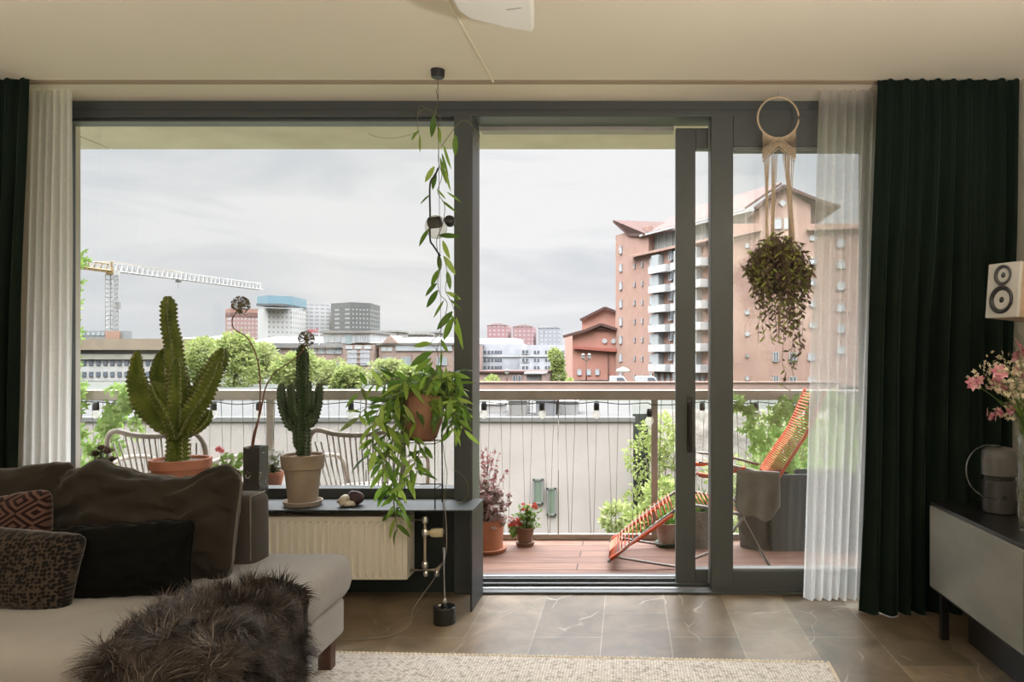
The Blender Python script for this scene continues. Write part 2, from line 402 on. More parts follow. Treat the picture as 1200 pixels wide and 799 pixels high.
# facade beside and above the window
struct(MB().span((XL-1.2,3.96,DZ), (-3.0,4.06,2.66)).build('facade', M['concrete']))
YR = 5.1
rail = empty('balcony_railing', (-1.1,YR,DZ), 'grey steel balcony railing with thin slanting vertical wires', 'railing')
rm = noisy('galvanised_grey', (.30,.275,.24), (.37,.34,.30), 6, .5, .3)
z0, z1 = PZ(457,YR), PZ(468.5,YR)
MB().span((-4.6,YR-.025,z1), (2.5,YR+.045,z0)).build('top_rail', rm, rail, bevel=.004)
MB().span((-4.6,YR-.01,PZ(632.5,YR)), (2.5,YR+.02,PZ(625.5,YR))).build('bottom_rail', rm, rail, bevel=.003)
pb = None
for x in (-3.785,-2.46,-1.137,.188,1.51):
    MB().span((x-.022,YR-.012,DZ), (x+.022,YR+.012,z1)).build('post', rm, rail, bevel=.002)
for x in (-3.12,-1.80,-.475,.85,2.17):
    MB().tube([(x,YR,DZ),(x,YR,z1)], .0055, 8).build('rod', rm, rail, smooth=True)
wm = mat('wire_steel', (.16,.15,.14), .4, .7)
x = -4.5; k = 0
while x < 2.45:
    b = PZ(628,YR)
    dx = (.030 if k % 2 else -.026)+rnd(-.006,.006)
    if min(abs(x-q) for q in (-3.785,-2.46,-1.137,.188,1.51)) > .03:
        MB().tube([(x,YR-.004*(k%2),z1),(x+dx,YR+.004,b)], .0022, 5).build('wire', wm, rail)
    x += .074; k += 1
# ---- string of lights under the rail
sl = empty('string_lights', (-1.0,YR-.05,.86), 'black cord of clear globe light bulbs strung under the balcony rail', 'string lights')
bx = [PX(p,YR-.05) for p in (112,180,250,303,411,485,567,635,699,761,823,886,950,1015)]
zc = PZ(471,YR-.05)
pts = [V((bx[0]-.3,YR-.045,zc+.01))]
for i, q in enumerate(bx):
    pts.append(V((q-.02,YR-.045,zc-(.006 if i%2 else 0)))); pts.append(V((q+.02,YR-.045,zc-(.018 if i in (9,) else 0))))
    if i+1 < len(bx): pts.append(V(((q+bx[i+1])/2,YR-.045,zc-.012-rnd(0,.012))))
MB().tube(smooth_path(pts,4), .0035, 6).build('cord', M['black'], sl, smooth=True)
bulbm = sheer('bulb_glass', (.95,.95,.92), .55)
for i, q in enumerate(bx):
    dz = .045 if i == 9 else 0
    o = MB().lathe([(.008,0),(.016,-.004),(.019,-.02),(.019,-.052),(.015,-.058)], (q,YR-.045,zc-dz), 14).build('socket', M['black'], sl, smooth=True)
    MB().ball((q,YR-.045,zc-.083-dz), (.029,.029,.032), 14, 10).build('bulb', bulbm, o, smooth=True)
# ---------------------------------------------------------------- bench under the window
bn = empty('window_bench', (-2.2,3.6,0), 'black steel window bench with a thin top and open front around the radiator', 'bench')
MB().span((-3.6,3.475,.470), (-.728,YW,.478)).build('bench_top', M['bench'], bn, bevel=.0015)
MB().span((-.738,3.475,.0), (-.728,YW-.02,.4695)).build('side_panel', M['bench'], bn, bevel=.001)
# ---------------------------------------------------------------- radiator
cream = mat('cream_enamel', (.70,.655,.57), .35)
rd = empty('radiator', (-1.75,3.6,.13), 'cream panel radiator with ribbed front under the window bench', 'radiator')
rx0, rx1 = -2.55, PX(476,3.52); rz0, rz1 = .135, .425
yf = 3.53
o = MB()
n = 0; xs = []
x = rx0+.03
prof = [(rx0,0),(rx0+.02,0)]
while x < rx1-.04:
    prof += [(x,.014),(x+.010,-.006),(x+.020,-.006),(x+.030,.014)]; x += .036
prof += [(rx1-.02,0),(rx1,0)]
vs_ = []; fs_ = []
rows = [(rz0,0),(rz0+.012,0),(rz0+.03,1),(rz1-.03,1),(rz1-.012,0),(rz1,0)]
for z, k in rows:
    for (px_, dy) in prof: vs_.append((px_, yf+dy*k, z))
m_ = len(prof)
for j in range(len(rows)-1):
    for i in range(m_-1): fs_.append((j*m_+i, j*m_+i+1, (j+1)*m_+i+1, (j+1)*m_+i))
o.add(vs_, fs_); o.build('front_panel', cream, rd, smooth=False, recalc=False)
MB().span((rx0,yf+.005,rz0), (rx1,yf+.02,rz1-.002)).span((rx0,yf+.10,rz0), (rx1,yf+.115,rz1-.002)).build('water_panel', cream, rd)
MB().span((rx1-.002,yf-.001,rz0+.003), (rx1+.002,yf+.12,rz1)).build('side_cover', cream, rd)
MB().span((rx0-.002,yf-.001,rz0), (rx0+.002,yf+.12,rz1)).build('side_cover', cream, rd)
o = MB()
o.span((rx0,yf-.001,rz1), (rx1,yf+.012,rz1+.010)); o.span((rx0,yf+.108,rz1), (rx1,yf+.12,rz1+.010))
x = rx0+.01
while x < rx1-.01:
    o.span((x,yf+.012,rz1+.002), (x+.004,yf+.108,rz1+.009)); x += .012
o.build('top_grille', cream, rd)
pm = mat('painted_pipe', (.50,.42,.33), .3, .4)
vy = 3.58; vx = PX(498,vy)
MB().tube([(rx1,vy,PZ(609,vy)),(vx,vy,PZ(609,vy)),(vx,vy,PZ(612,vy)),(vx,vy,PZ(663,vy)),(vx,vy,PZ(668,vy))], .007, 10).tube([(rx1,vy,PZ(668,vy)),(PX(511,vy),vy,PZ(668,vy))], .008, 10).tube([(PX(511,vy),vy,PZ(668,vy)),(PX(511,vy),3.77,PZ(668,vy))], .008, 10).build('pipe', pm, rd, smooth=True)
for py_ in (609,624,662): MB().lathe([(.012,-.016),(.015,-.008),(.015,.008),(.012,.016)], (vx,vy,PZ(py_,vy)), 8).build('fitting', M['steel'], rd)
rx90 = Matrix.Rotation(PI/2, 3, 'Y')
MB().lathe([(.010,0),(.012,.02),(.018,.024),(.021,.03),(.023,.045),(.022,.078),(.018,.085)], (vx+.004,vy,PZ(624,vy)), 14, rot=rx90).build('thermostat_head', mat('ivory_plastic', (.62,.53,.36), .4), rd)
for px_ in (499,512):
    MB().lathe([(.008,-.022),(.012,-.016),(.012,-.004),(.009,.004)], (PX(px_,vy),vy,PZ(670,vy)), 8).build('drain_valve', M['steel'], rd)

# ---------------------------------------------------------------- soft furnishings
def cloth(name, c1, c2, scale=40, sheen=.3, rough=.9, bmp=.15, bd=.002):
    m = noisy(name, c1, c2, scale, rough, detail=3, bmp=bmp, bdist=bd, spec=.15)
    b = m.node_tree.nodes['Principled BSDF']; b.inputs['Sheen Weight'].default_value = sheen; b.inputs['Sheen Roughness'].default_value = .4
    return m
sofam = cloth('taupe_velvet', (.29,.278,.27), (.33,.317,.308), 5, .10)
sofad = cloth('dark_taupe_velvet', (.022,.018,.014), (.028,.023,.018), 6, .20)
blackc = cloth('black_cotton', (.005,.005,.005), (.007,.007,.006), 60, .05)

blackc.node_tree.nodes['Principled BSDF'].inputs['Specular IOR Level'].default_value = .02
def sbox(name, a, b, m, parent, rad=.05, amp=.0, dome=0, ns=10, seed=1):
    """an upholstered block: rounded, slightly domed and uneven"""
    bm = bmesh.new(); bmesh.ops.create_cube(bm, size=1)
    sz = V([abs(a[i]-b[i]) for i in range(3)]); c = V([(a[i]+b[i])/2 for i in range(3)])
    bmesh.ops.scale(bm, vec=sz, verts=bm.verts)
    bmesh.ops.bevel(bm, geom=bm.edges[:], offset=rad, segments=4, affect='EDGES', profile=.5)
    bmesh.ops.subdivide_edges(bm, edges=[e for e in bm.edges if e.calc_length() > .12], cuts=ns, use_grid_fill=True)
    for v in bm.verts:
        u = v.co.x/(sz.x/2); w = v.co.y/(sz.y/2)
        if v.co.z > 0: v.co.z += dome*(1-u*u)*(1-w*w)
        if amp:
            q = noise.noise_vector((v.co+c)*4+V((seed,0,0))); v.co += q*amp
    me = bpy.data.meshes.new(name); bm.to_mesh(me); bm.free()
    me.polygons.foreach_set('use_smooth', [True]*len(me.polygons)); me.materials.append(m)
    o = bpy.data.objects.new(name, me); C.objects.link(o); o.parent = parent; o.location = c-WO[parent.name]; WO[o.name] = c
    return o
sf_ = empty('sofa', (-2.2,2.4,0), 'large taupe velvet sofa with an open-ended seat in front of the window', 'sofa')
sbox('seat_base', (-3.4,1.96,.115), (-1.105,2.90,.262), sofam, sf_, .02, .002)
sbox('seat_cushion', (-3.4,1.93,.255), (-1.072,2.93,.435), sofam, sf_, .068, .005, .012, ns=14)
sbox('backrest', (-3.4,2.70,.115), (-1.368,2.85,.688), cloth('lit_backrest_velvet', (.050,.044,.039), (.060,.053,.047), 6, .2), sf_, .035, .003, 0, 8)  # paler velvet here: the window light on the backrest is put into its colour
MB().tube([(-1.378,2.706,.45),(-1.378,2.706,.66),(-1.385,2.72,.683),(-1.385,2.83,.683)], .003, 6).build('piping', cloth('taupe_piping', (.17,.14,.12), (.19,.16,.14)), sf_, smooth=True)
legm = noisy('dark_wood_leg', (.06,.025,.015), (.09,.04,.025), 20, .4)
MB().box((-1.145,2.82,.058), (.05,.05,.116)).build('leg', legm, sf_, bevel=.004)
MB().box((-1.145,2.02,.058), (.05,.05,.116)).build('leg', legm, sf_, bevel=.004)

def pillow(name, c, w, h, t, m, label, cat, rx=0, ry=0, rz=0, pinch=.09, sag=None, group=None, wrinkle=.004, seed=0, piping=None, n=34, parent=None, tilt=0, cround=.10):
    """stuffed cushion: w wide, h high, t thick; stands in XZ before rotation"""
    rot = Matrix.Rotation(rz,3,'Z') @ Matrix.Rotation(rx,3,'X') @ Matrix.Rotation(ry,3,'Y')
    c = V(c); vs = []; idx = {}
    def pt(u, v, s):
        k = (1-abs(u)**2.6)*(1-abs(v)**2.6); k = max(k, 0)**.42
        x = u*w/2*(1-pinch*(1-v*v)*abs(u)**3); z = v*h/2*(1-pinch*(1-u*u)*abs(v)**3)
        if sag: z += sag(u, v)
        cr_ = (abs(u)**7)*(abs(v)**7); x *= 1-cround*cr_*h/w*1.2; z *= 1-cround*cr_
        p = V((x, s*(t/2)*k, z))
        q = V((u*2.2+seed, v*2.2, s*.5+seed))
        # creases fan out from the corners
        cr = 0
        for cu in (-1,1):
            for cv in (-1,1):
                du = u-cu*1.02; dv = v-cv*1.02; rr = math.hypot(du, dv); an = math.atan2(dv, du)
                cr += math.sin(an*13+seed+cu)*math.exp(-rr*1.9)
        p.y += s*wrinkle*(cr*k*1.6+noise.noise(q*2.3)*1.8*k)
        p.z += wrinkle*noise.noise(q*3)*1.5
        return c+rot@p
    for s in (-1,1):
        for j in range(n+1):
            for i in range(n+1):
                u = math.sin((i/n*2-1)*PI/2*.92)/math.sin(PI/2*.92); v = math.sin((j/n*2-1)*PI/2*.92)/math.sin(PI/2*.92)
                if s == 1 and (i in (0,n) or j in (0,n)): idx[(s,i,j)] = idx[(-1,i,j)]; continue
                idx[(s,i,j)] = len(vs); vs.append(pt(u, v, s))
    fs = []
    for s in (-1,1):
        for j in range(n):
            for i in range(n):
                f = (idx[(s,i,j)], idx[(s,i+1,j)], idx[(s,i+1,j+1)], idx[(s,i,j+1)]); fs.append(f if s < 0 else f[::-1])
    rim = [vs[idx[(-1,i,0)]] for i in range(n)]+[vs[idx[(-1,n,j)]] for j in range(n)]+[vs[idx[(-1,i,n)]] for i in range(n,0,-1)]+[vs[idx[(-1,0,j)]] for j in range(n,0,-1)]
    b = MB(); b.add(vs, fs)
    if piping is None:
        o = b.build(name, m, parent, smooth=True, recalc=False)
        if label: tag(o, label, cat, group)
        return o
    lo = min(p.z for p in vs)
    if parent is None:
        e = empty(name, (c.x, c.y, lo), label, cat, group); nm = 'cushion_cover'
    else: e = parent; nm = name
    o = b.build(nm, m, e, smooth=True, recalc=False)
    MB().tube(rim, .0038, 6, closed=True).build('piping', piping, e if parent is None else o, smooth=True)
    return e
pip = cloth('piping_cloth', (.11,.095,.083), (.13,.11,.096))
# large seat-back cushions belong to the sofa but lift off it
cu = .5*(.43+.80)
pillow('back_cushion', (PX(172,2.6),2.585,.62), .675, .40, .21, sofad, 'large dark taupe back cushion leaning on the sofa back below the big cactus', 'cushion', rx=-.20, rz=-.04, pinch=.03,
       sag=lambda u, v: (v+1)/2*(-.042*math.exp(-((u-.25)/.38)**2)+.012*math.sin(u*9)-.020*abs(u)**6), wrinkle=.012, seed=1.3, piping=pip, n=44)
pillow('back_cushion', (PX(-28,2.6)+.02,2.60,.62), .62, .40, .20, sofad, 'large dark taupe back cushion at the left edge behind the patterned pillows', 'cushion', rx=-.20, pinch=.03,
       sag=lambda u, v: (v+1)/2*(-.015+.03*u*u), wrinkle=.007, seed=4.1, piping=pip, n=36)
pillow('throw_pillow', (PX(143,2.36)-.01,2.36,.546), .465, .235, .15, blackc, 'plain black rectangular pillow lying against the large back cushion', 'pillow', rx=-.22, ry=-.05, rz=.05, pinch=.05, wrinkle=.006, seed=2.2, piping=blackc)
def leopard():
    m = cloth('spotted_fabric', (.2,.14,.08), (.2,.14,.08)); b = m.node_tree.nodes['Principled BSDF']
    for l in list(b.inputs['Base Color'].links): m.node_tree.links.remove(l)
    v = nd(m, 'ShaderNodeTexVoronoi'); v.inputs['Scale'].default_value = 92; v.inputs['Randomness'].default_value = .6
    n = nd(m, 'ShaderNodeTexNoise'); n.inputs['Scale'].default_value = 30
    a = nd(m, 'ShaderNodeVectorMath', operation='MULTIPLY_ADD'); a.inputs[1].default_value = (.004,.004,.004)
    ln(m, coords(m), n.inputs['Vector']); ln(m, n.outputs['Color'], a.inputs[0]); ln(m, coords(m, (1,.02,1)), a.inputs[2]); ln(m, a.outputs[0], v.inputs['Vector'])
    ln(m, ramp(m, v.outputs['Distance'], [(.47, (.006,.005,.005)), (.56, (.052,.038,.028))]), b.inputs['Base Color']); return m
pillow('throw_pillow', (PX(25,2.27)-.04,2.255,.552), .46, .25, .13, leopard(), 'black-spotted tan pillow at the left edge of the sofa', 'pillow', rx=-.2, ry=.10, rz=.02, pinch=.06, wrinkle=.003, seed=5)
def kilim():
    m = cloth('kilim_weave', (.2,.1,.1), (.2,.1,.1)); b = m.node_tree.nodes['Principled BSDF']
    for l in list(b.inputs['Base Color'].links): m.node_tree.links.remove(l)
    sp = nd(m, 'ShaderNodeSeparateXYZ'); ln(m, coords(m, (1,1,1)), sp.inputs[0])
    def mth(op, a, bb=None):
        x = nd(m, 'ShaderNodeMath', operation=op)
        for i, q in enumerate((a, bb)):
            if q is None: continue
            if isinstance(q, (int, float)): x.inputs[i].default_value = q
            else: ln(m, q, x.inputs[i])
        return x.outputs[0]
    xx = mth('ABSOLUTE', mth('SUBTRACT', mth('FRACT', mth('MULTIPLY', sp.outputs['X'], 9.5)), .5))
    zz = mth('ABSOLUTE', mth('SUBTRACT', mth('FRACT', mth('ADD', mth('MULTIPLY', sp.outputs['Z'], 13), .3)), .5))
    dia = mth('FRACT', mth('MULTIPLY', mth('ADD', xx, zz), 4.0))
    pat = ramp(m, dia, [(.0, (.014,.006,.006)), (.5, (.10,.052,.040))], 'CONSTANT')
    band = ramp(m, mth('ADD', mth('MULTIPLY', sp.outputs['Z'], 2.6), .5), [(0, (.01,.01,.01)), (.36, (.16,.06,.025)), (.44, (.12,.018,.010)), (.49, (.005,.035,.025)), (.60, (1,1,1))], 'CONSTANT')
    msk = ramp(m, mth('ADD', mth('MULTIPLY', sp.outputs['Z'], 2.6), .5), [(0, (0,0,0)), (.60, (1,1,1))], 'CONSTANT')
    mx = nd(m, 'ShaderNodeMix', data_type='RGBA'); ln(m, msk, mx.inputs['Factor']); ln(m, band, mx.inputs['A']); ln(m, pat, mx.inputs['B']); ln(m, mx.outputs['Result'], b.inputs['Base Color']); return m
pillow('throw_pillow', (PX(12,2.42)-.07,2.43,.598), .40, .28, .12, kilim(), 'patterned woven pillow in dark red, green and orange behind the spotted pillow', 'pillow', rx=-.2, ry=-.16, rz=.0, pinch=.05, wrinkle=.003, seed=8)

# ---- shaggy sheepskin over the end of the seat
th = empty('sheepskin_throw', (-1.2,2.15,.44), 'shaggy dark brown sheepskin throw draped over the end of the sofa', 'throw')
def hide_pt(u, v):
    """u along the depth 0..1, v across: top of the seat then down its side"""
    y = 1.72+u*.68
    inner = -1.44+.17*u+.03*math.sin(u*7); L1 = -1.10-inner; L2 = .33+.03*math.sin(u*9+1)-.10*max(0,(u-.8)/.2)**2
    s = v*(L1+.10+L2); bulge = .01*math.sin(u*12+v*5)
    if s < L1: x = inner+s; z = .452+bulge+.02*math.sin(PI*min(s/L1,1)); nrm = V((0,0,1))
    elif s < L1+.10:
        a = (s-L1)/.10*PI/2; x = -1.10+.064*math.sin(a); z = .452-.064+.064*math.cos(a)+bulge*.5; nrm = V((math.sin(a),0,math.cos(a)))
    else: q = s-L1-.10; x = -1.045+.02*q+bulge*.4; z = .388-q; nrm = V((1,0,.05))
    dy = 0
    if y < 1.95:                                     # folds over the front edge
        q = 1.95-y; a = min(q/.07, 1)*PI/2
        if nrm.z > .3: z = z-.05+.05*math.cos(a)-max(0, q-.07)*1.0; y = 1.95-.05*math.sin(a)-.02; nrm = (nrm+V((0,-1.2,0))*math.sin(a)).normalized()
    return V((x, y, z)), nrm
nu, nv = 40, 34; vs_ = [hide_pt(i/nu, j/nv)[0] for i in range(nu+1) for j in range(nv+1)]
fs_ = [(i*(nv+1)+j, (i+1)*(nv+1)+j, (i+1)*(nv+1)+j+1, i*(nv+1)+j+1) for i in range(nu) for j in range(nv)]
MB().add(vs_, fs_).build('hide', mat('hide_brown', (.03,.02,.016), .9), th, smooth=True, solid=.012, recalc=False)
rs = np.random.RandomState(3)
NS = 26000; K = 5
U = rs.rand(NS); Vv = rs.rand(NS)
verts = np.zeros((NS, (K+1)*2, 3)); 
for i in range(NS):
    p, n_ = hide_pt(U[i], Vv[i])
    tuft = noise.noise_vector(V((p.x*17, p.y*17, p.z*17+3)))
    tuft2 = noise.noise_vector(V((p.x*5+9, p.y*5, p.z*5)))
    d = n_*.8+tuft*1.5+tuft2*.7+V(rs.randn(3))*.16+V((.02,-.30,-.40)); d.normalize()
    L = .058*(.6+.7*rs.rand()); side = d.cross(n_+V((.1,.2,.3))).normalized(); q = p.copy(); w = .0011+.0007*rs.rand()
    curl = noise.noise_vector(V((p.x*24, p.y*24+5, p.z*24)))*.9
    for k in range(K+1):
        t = k/K; ww = w*(1-t*.85)
        verts[i, 2*k] = q-side*ww; verts[i, 2*k+1] = q+side*ww
        q = q+d*(L/K); d = (d+curl*.35+V((0,0,-.20))*(.4+t)).normalized()
        # strands lie on the upholstery rather than sink in
        if q.z < .455 and -1.36 < q.x < -1.08 and q.y > 1.93: q.z = .455+.002*rs.rand()
vv = verts.reshape(-1, 3)
base = np.arange(NS)[:, None]*(K+1)*2+np.arange(K)[None, :]*2
fa = np.stack([base, base+1, base+3, base+2], -1).reshape(-1, 4)
me = bpy.data.meshes.new('fur'); c0 = np.array(WO[th.name]); me.vertices.add(len(vv)); me.vertices.foreach_set('co', (vv-c0).ravel())
me.loops.add(fa.size); me.loops.foreach_set('vertex_index', fa.ravel().astype(np.int32)); me.polygons.add(len(fa)); me.polygons.foreach_set('loop_start', np.arange(0, fa.size, 4, dtype=np.int32))
me.update(); me.validate()
fm = mat('brown_wool', (.10,.07,.05), .5, 0, .4); g_ = nd(fm, 'ShaderNodeNewGeometry')
ln(fm, ramp(fm, g_.outputs['Random Per Island'], [(0, (.018,.012,.010)), (.6, (.06,.043,.034)), (.93, (.11,.085,.07)), (1, (.36,.31,.27))]), fm.node_tree.nodes['Principled BSDF'].inputs['Base Color'])
fm.node_tree.nodes['Principled BSDF'].inputs['Sheen Weight'].default_value = .1
me.materials.append(fm); fo = bpy.data.objects.new('fur', me); C.objects.link(fo); fo.parent = th; WO['fur'] = WO[th.name]; fo['kind'] = 'stuff'

# ---------------------------------------------------------------- rug
def rugmat():
    m = mat('cream_wool', (.6,.55,.47), .95, 0, .1); b = m.node_tree.nodes['Principled BSDF']
    br = nd(m, 'ShaderNodeTexBrick'); br.offset = .5; br.inputs['Scale'].default_value = 1; br.inputs['Brick Width'].default_value = .022; br.inputs['Row Height'].default_value = .011
    br.inputs['Mortar Size'].default_value = .0022; br.inputs['Mortar Smooth'].default_value = 1; br.inputs['Color1'].default_value = (.74,.71,.68,1); br.inputs['Color2'].default_value = (.62,.59,.555,1); br.inputs['Mortar'].default_value = (.42,.38,.34,1)
    ln(m, coords(m, rot=(0,0,PI/2)), br.inputs['Vector']); n = nd(m, 'ShaderNodeTexNoise'); n.inputs['Scale'].default_value = 55; n.inputs['Detail'].default_value = 3; ln(m, coords(m), n.inputs['Vector'])
    mx = nd(m, 'ShaderNodeMix', data_type='RGBA', blend_type='MULTIPLY'); mx.inputs['Factor'].default_value = 1; ln(m, br.outputs['Color'], mx.inputs['A'])
    ln(m, ramp(m, n.outputs['Fac'], [(.34, (.62,.60,.58)), (.5, (1,1,1))]), mx.inputs['B']); ln(m, mx.outputs['Result'], b.inputs['Base Color'])
    bump(m, br.outputs['Fac'], -.9, .006); return m
rm_ = rugmat(); RA = -.050
rg = empty('rug', (-.6,1.9,0), 'cream chunky woven wool rug with a braided edge on the slate floor', 'rug')
rr_ = rotz(RA); rc = V((.775,2.865,0))
def rp(x, y, z=0): return rc+rr_@V((x, y, z))
o = MB(); o.box(rp(-1.5,-1.1,.006), (3.0,2.2,.012), rr_); o.build('woven_field', rm_, rg)
o = MB(); N_ = 170
for i in range(N_):
    x = -3.0+i*3.0/N_
    o.ball(rp(x,.004,.009), (.011,.008,.009), 8, 5, rr_@rotz(.5))
N2 = 70
for i in range(N2): o.ball(rp(.004,-i*.0178,.009), (.008,.011,.009), 8, 5, rr_@rotz(.5))
o.build('braided_edge', cloth('cream_braid', (.66,.60,.51), (.74,.68,.58), 50), rg, smooth=True)

# ---------------------------------------------------------------- curtains
def curtain(name, m, label, xt, xb, Y, zt, zb, nf, a0, a1, seed, nu=None, flare=None, heading=.06, lean=0, swell=.6):
    nu = nu or nf*14; nv = 46; vs = []
    for j in range(nv+1):
        v = j/nv; z = zt+(zb-zt)*v
        e = v if flare is None else v**flare
        x0 = xt[0]+(xb[0]-xt[0])*e; x1 = xt[1]+(xb[1]-xt[1])*e
        hd = min(1, v/heading*.5+.0)
        A = a0+(a1-a0)*min(1, v*1.6)
        for i in range(nu+1):
            u = i/nu
            wob = .55*noise.noise(V((u*6, seed, v*.9)))*swell+.22*noise.noise(V((u*14, seed+4, v*2.0)))
            ph = 2*PI*nf*u+wob*2*PI*min(v*2+.12,1)
            lowf = .35*noise.noise(V((u*3.3+seed, v*1.3, 2)))*min(1, v*2)
            amp = A*(.75+.5*noise.noise(V((u*nf*.7, seed*2, v*.7))))
            y = Y+amp*(math.sin(ph)+.28*math.sin(2*ph+1))+lowf*.05+lean*v
            if v < heading:                                     # gathered heading tape
                y += .006*math.sin(2*PI*nf*3*u)*(1-v/heading)
            x = x0+(x1-x0)*u+amp*.30*math.cos(ph)*math.sin(PI*min(1, u*8)*.5)*math.sin(PI*min(1, (1-u)*8)*.5)
            zz = z+(.004*math.sin(2*PI*nf*u*3) if j == 0 else 0)+(.0015*math.sin(ph*.5+seed) if j == nv else 0)
            vs.append((x, y, zz))
    fs = [(j*(nu+1)+i, j*(nu+1)+i+1, (j+1)*(nu+1)+i+1, (j+1)*(nu+1)+i) for j in range(nv) for i in range(nu)]
    o = MB().add(vs, fs).build(name, m, None, smooth=True, recalc=False); return tag(o, label, 'curtain')
velvet = cloth('dark_green_velvet', (.004,.010,.006), (.006,.013,.008), 4, .16, .8)
velvet.node_tree.nodes['Principled BSDF'].inputs['Sheen Tint'].default_value = (.30,.50,.42,1)
YC = 3.47
curtain('velvet_curtain', velvet, 'dark green velvet curtain hanging floor-length beside the speaker', (PX(1028,YC),1.835), (PX(1006,YC),1.80), YC-.01, 2.493, .002, 9, .016, .042, 3.0, swell=1.0)
curtain('velvet_curtain', velvet, 'dark green velvet curtain at the left edge behind the sofa', (PX(-75,YC),PX(38,YC)), (PX(-80,YC),PX(22,YC)), YC-.02, 2.493, .012, 6, .018, .04, 9.0)
sh1 = sheer('cream_sheer', (.99,.98,.96), .45, .9); sh2 = sheer('cream_linen', (.98,.96,.92), .16, .82)
YS = 3.585
curtain('sheer_curtain', sh1, 'cream sheer curtain hanging over the right pane next to the dark green curtain', (PX(960,YS),PX(1034,YS)), (PX(942,YS),PX(1012,YS)), YS, 2.49, .025, 7, .012, .03, 21.0, swell=.35)
curtain('sheer_curtain', sh2, 'cream linen curtain gathered at the left end of the window', (PX(36,YS),PX(84,YS)), (PX(20,YS),PX(85,YS)), YS, 2.49, .02, 6, .012, .028, 31.0, swell=.35)

# ---------------------------------------------------------------- sideboard and what stands on it
sb = empty('sideboard', (1.57,2.2,0), 'low dark metal sideboard along the right wall with flat grey fronts', 'sideboard')
bm_ = mat('black_lacquer', (.008,.008,.009), .28); fm_ = noisy('waxed_steel', (.20,.20,.18), (.28,.28,.25), 2.5, .42, .3, detail=6, stretch=(1,1,2))
MB().span((1.312,.9,.20), (1.835,3.2,.572)).build('body', bm_, sb, bevel=.002)
for y0, y1 in ((.92,1.67),(1.675,2.425),(2.43,3.18)):
    MB().span((1.300,y0,.215), (1.313,y1,.558)).build('door', fm_, sb, bevel=.002)
MB().span((1.43,1.0,.0), (1.46,3.1,.2)).span((1.70,1.0,.0), (1.73,3.1,.2)).build('plinth', bm_, sb)
for y in (3.14,2.0):
    MB().span((1.33,y-.015,.0), (1.36,y+.015,.2)).build('leg', bm_, sb)
# portable lamp
L0 = V((PX(1171,2.98),2.98,.573))
lp = empty('table_lamp', L0, 'portable lamp with a smoky dome and grey metal base on the sideboard', 'lamp')
o = MB().lathe([(.060,0),(.063,.003),(.063,.125),(.060,.130)], L0, 36).build('lamp_base', noisy('grey_metal', (.05,.05,.05), (.08,.08,.08), 4, .35, .6), lp, smooth=False, bevel=.002)
MB().lathe([(.058,.130),(.058,.145),(.066,.150)], L0, 30).build('collar', M['black'], lp)
MB().lathe([(.066,.150),(.067,.215),(.064,.245),(.050,.258),(.0,.262)], L0, 36, cap=False).build('dome', mat('smoked_opal', (.12,.118,.115), .3, 0, .5, Transmission_Weight=.15), lp, smooth=True)
MB().lathe([(.009,0),(.010,.004),(.0,.005)], L0+V((-.012,-.064,.068)), 12, rot=Matrix.Rotation(PI/2,3,'X')).build('switch', M['black'], lp)
pts = []
cx_ = L0+V((-.042,-.03,.165))
for k in range(40):
    a = 2*PI*k/40; pts.append(cx_+V((.105*math.cos(a), .02*math.sin(a), .105*math.sin(a))))
MB().tube(pts, .0035, 8, closed=True).build('carry_ring', mat('dark_ring', (.10,.11,.115), .25, .6), lp, smooth=True)
# vase of ribbed glass with flowers
V0 = V((PX(1207,2.66),2.66,.573))
gv = glassmat('ribbed_glass', (.80,.84,.80), .22, .05)
vz = MB(); prof = []
vsl = []; nn = 48; nz = 40; H_ = .345
for j in range(nz+1):
    z = H_*j/nz
    for k in range(nn):
        a = 2*PI*k/nn; r = .037+.0022*math.sin(a*8+z*52); vsl.append(V0+V((r*math.cos(a), r*math.sin(a), z)))
vz.add(vsl, [(j*nn+k, j*nn+(k+1)%nn, (j+1)*nn+(k+1)%nn, (j+1)*nn+k) for j in range(nz) for k in range(nn)]+[tuple(range(nn))])
e = vz.build('glass_vase', gv, None, smooth=True, recalc=False); tag(e, 'tall clear vase of spirally ribbed glass at the right edge of the sideboard', 'vase')
fl = empty('flower_bouquet', V0+V((0,0,.01)), 'loose bouquet of pink and white wildflowers in the ribbed glass vase', 'flowers')
stemm = mat('green_stem', (.10,.16,.04), .6); sm = MB(); heads = MB(); white = MB(); lv = MB(); spike = MB()
fm1 = leafmat('pink_petals', [(0,(.40,.10,.16)),(.5,(.62,.22,.30)),(1,(.75,.42,.48))], .5, .3); fm2 = leafmat('cream_florets', [(0,(.45,.38,.26)),(1,(.72,.66,.5))], .6, .3)
def flower(mb, c, r, n=6, d=None):
    d = d or rdir(0,1)
    u, w = basis(d)
    for k in range(n):
        a = 2*PI*k/n+rnd(0,.4); mb.leaf(c, u*math.cos(a)+w*math.sin(a)+d*.35, d, r, r*.75, .3, .2, 3)
Vt = V0+V((0,0,H_))
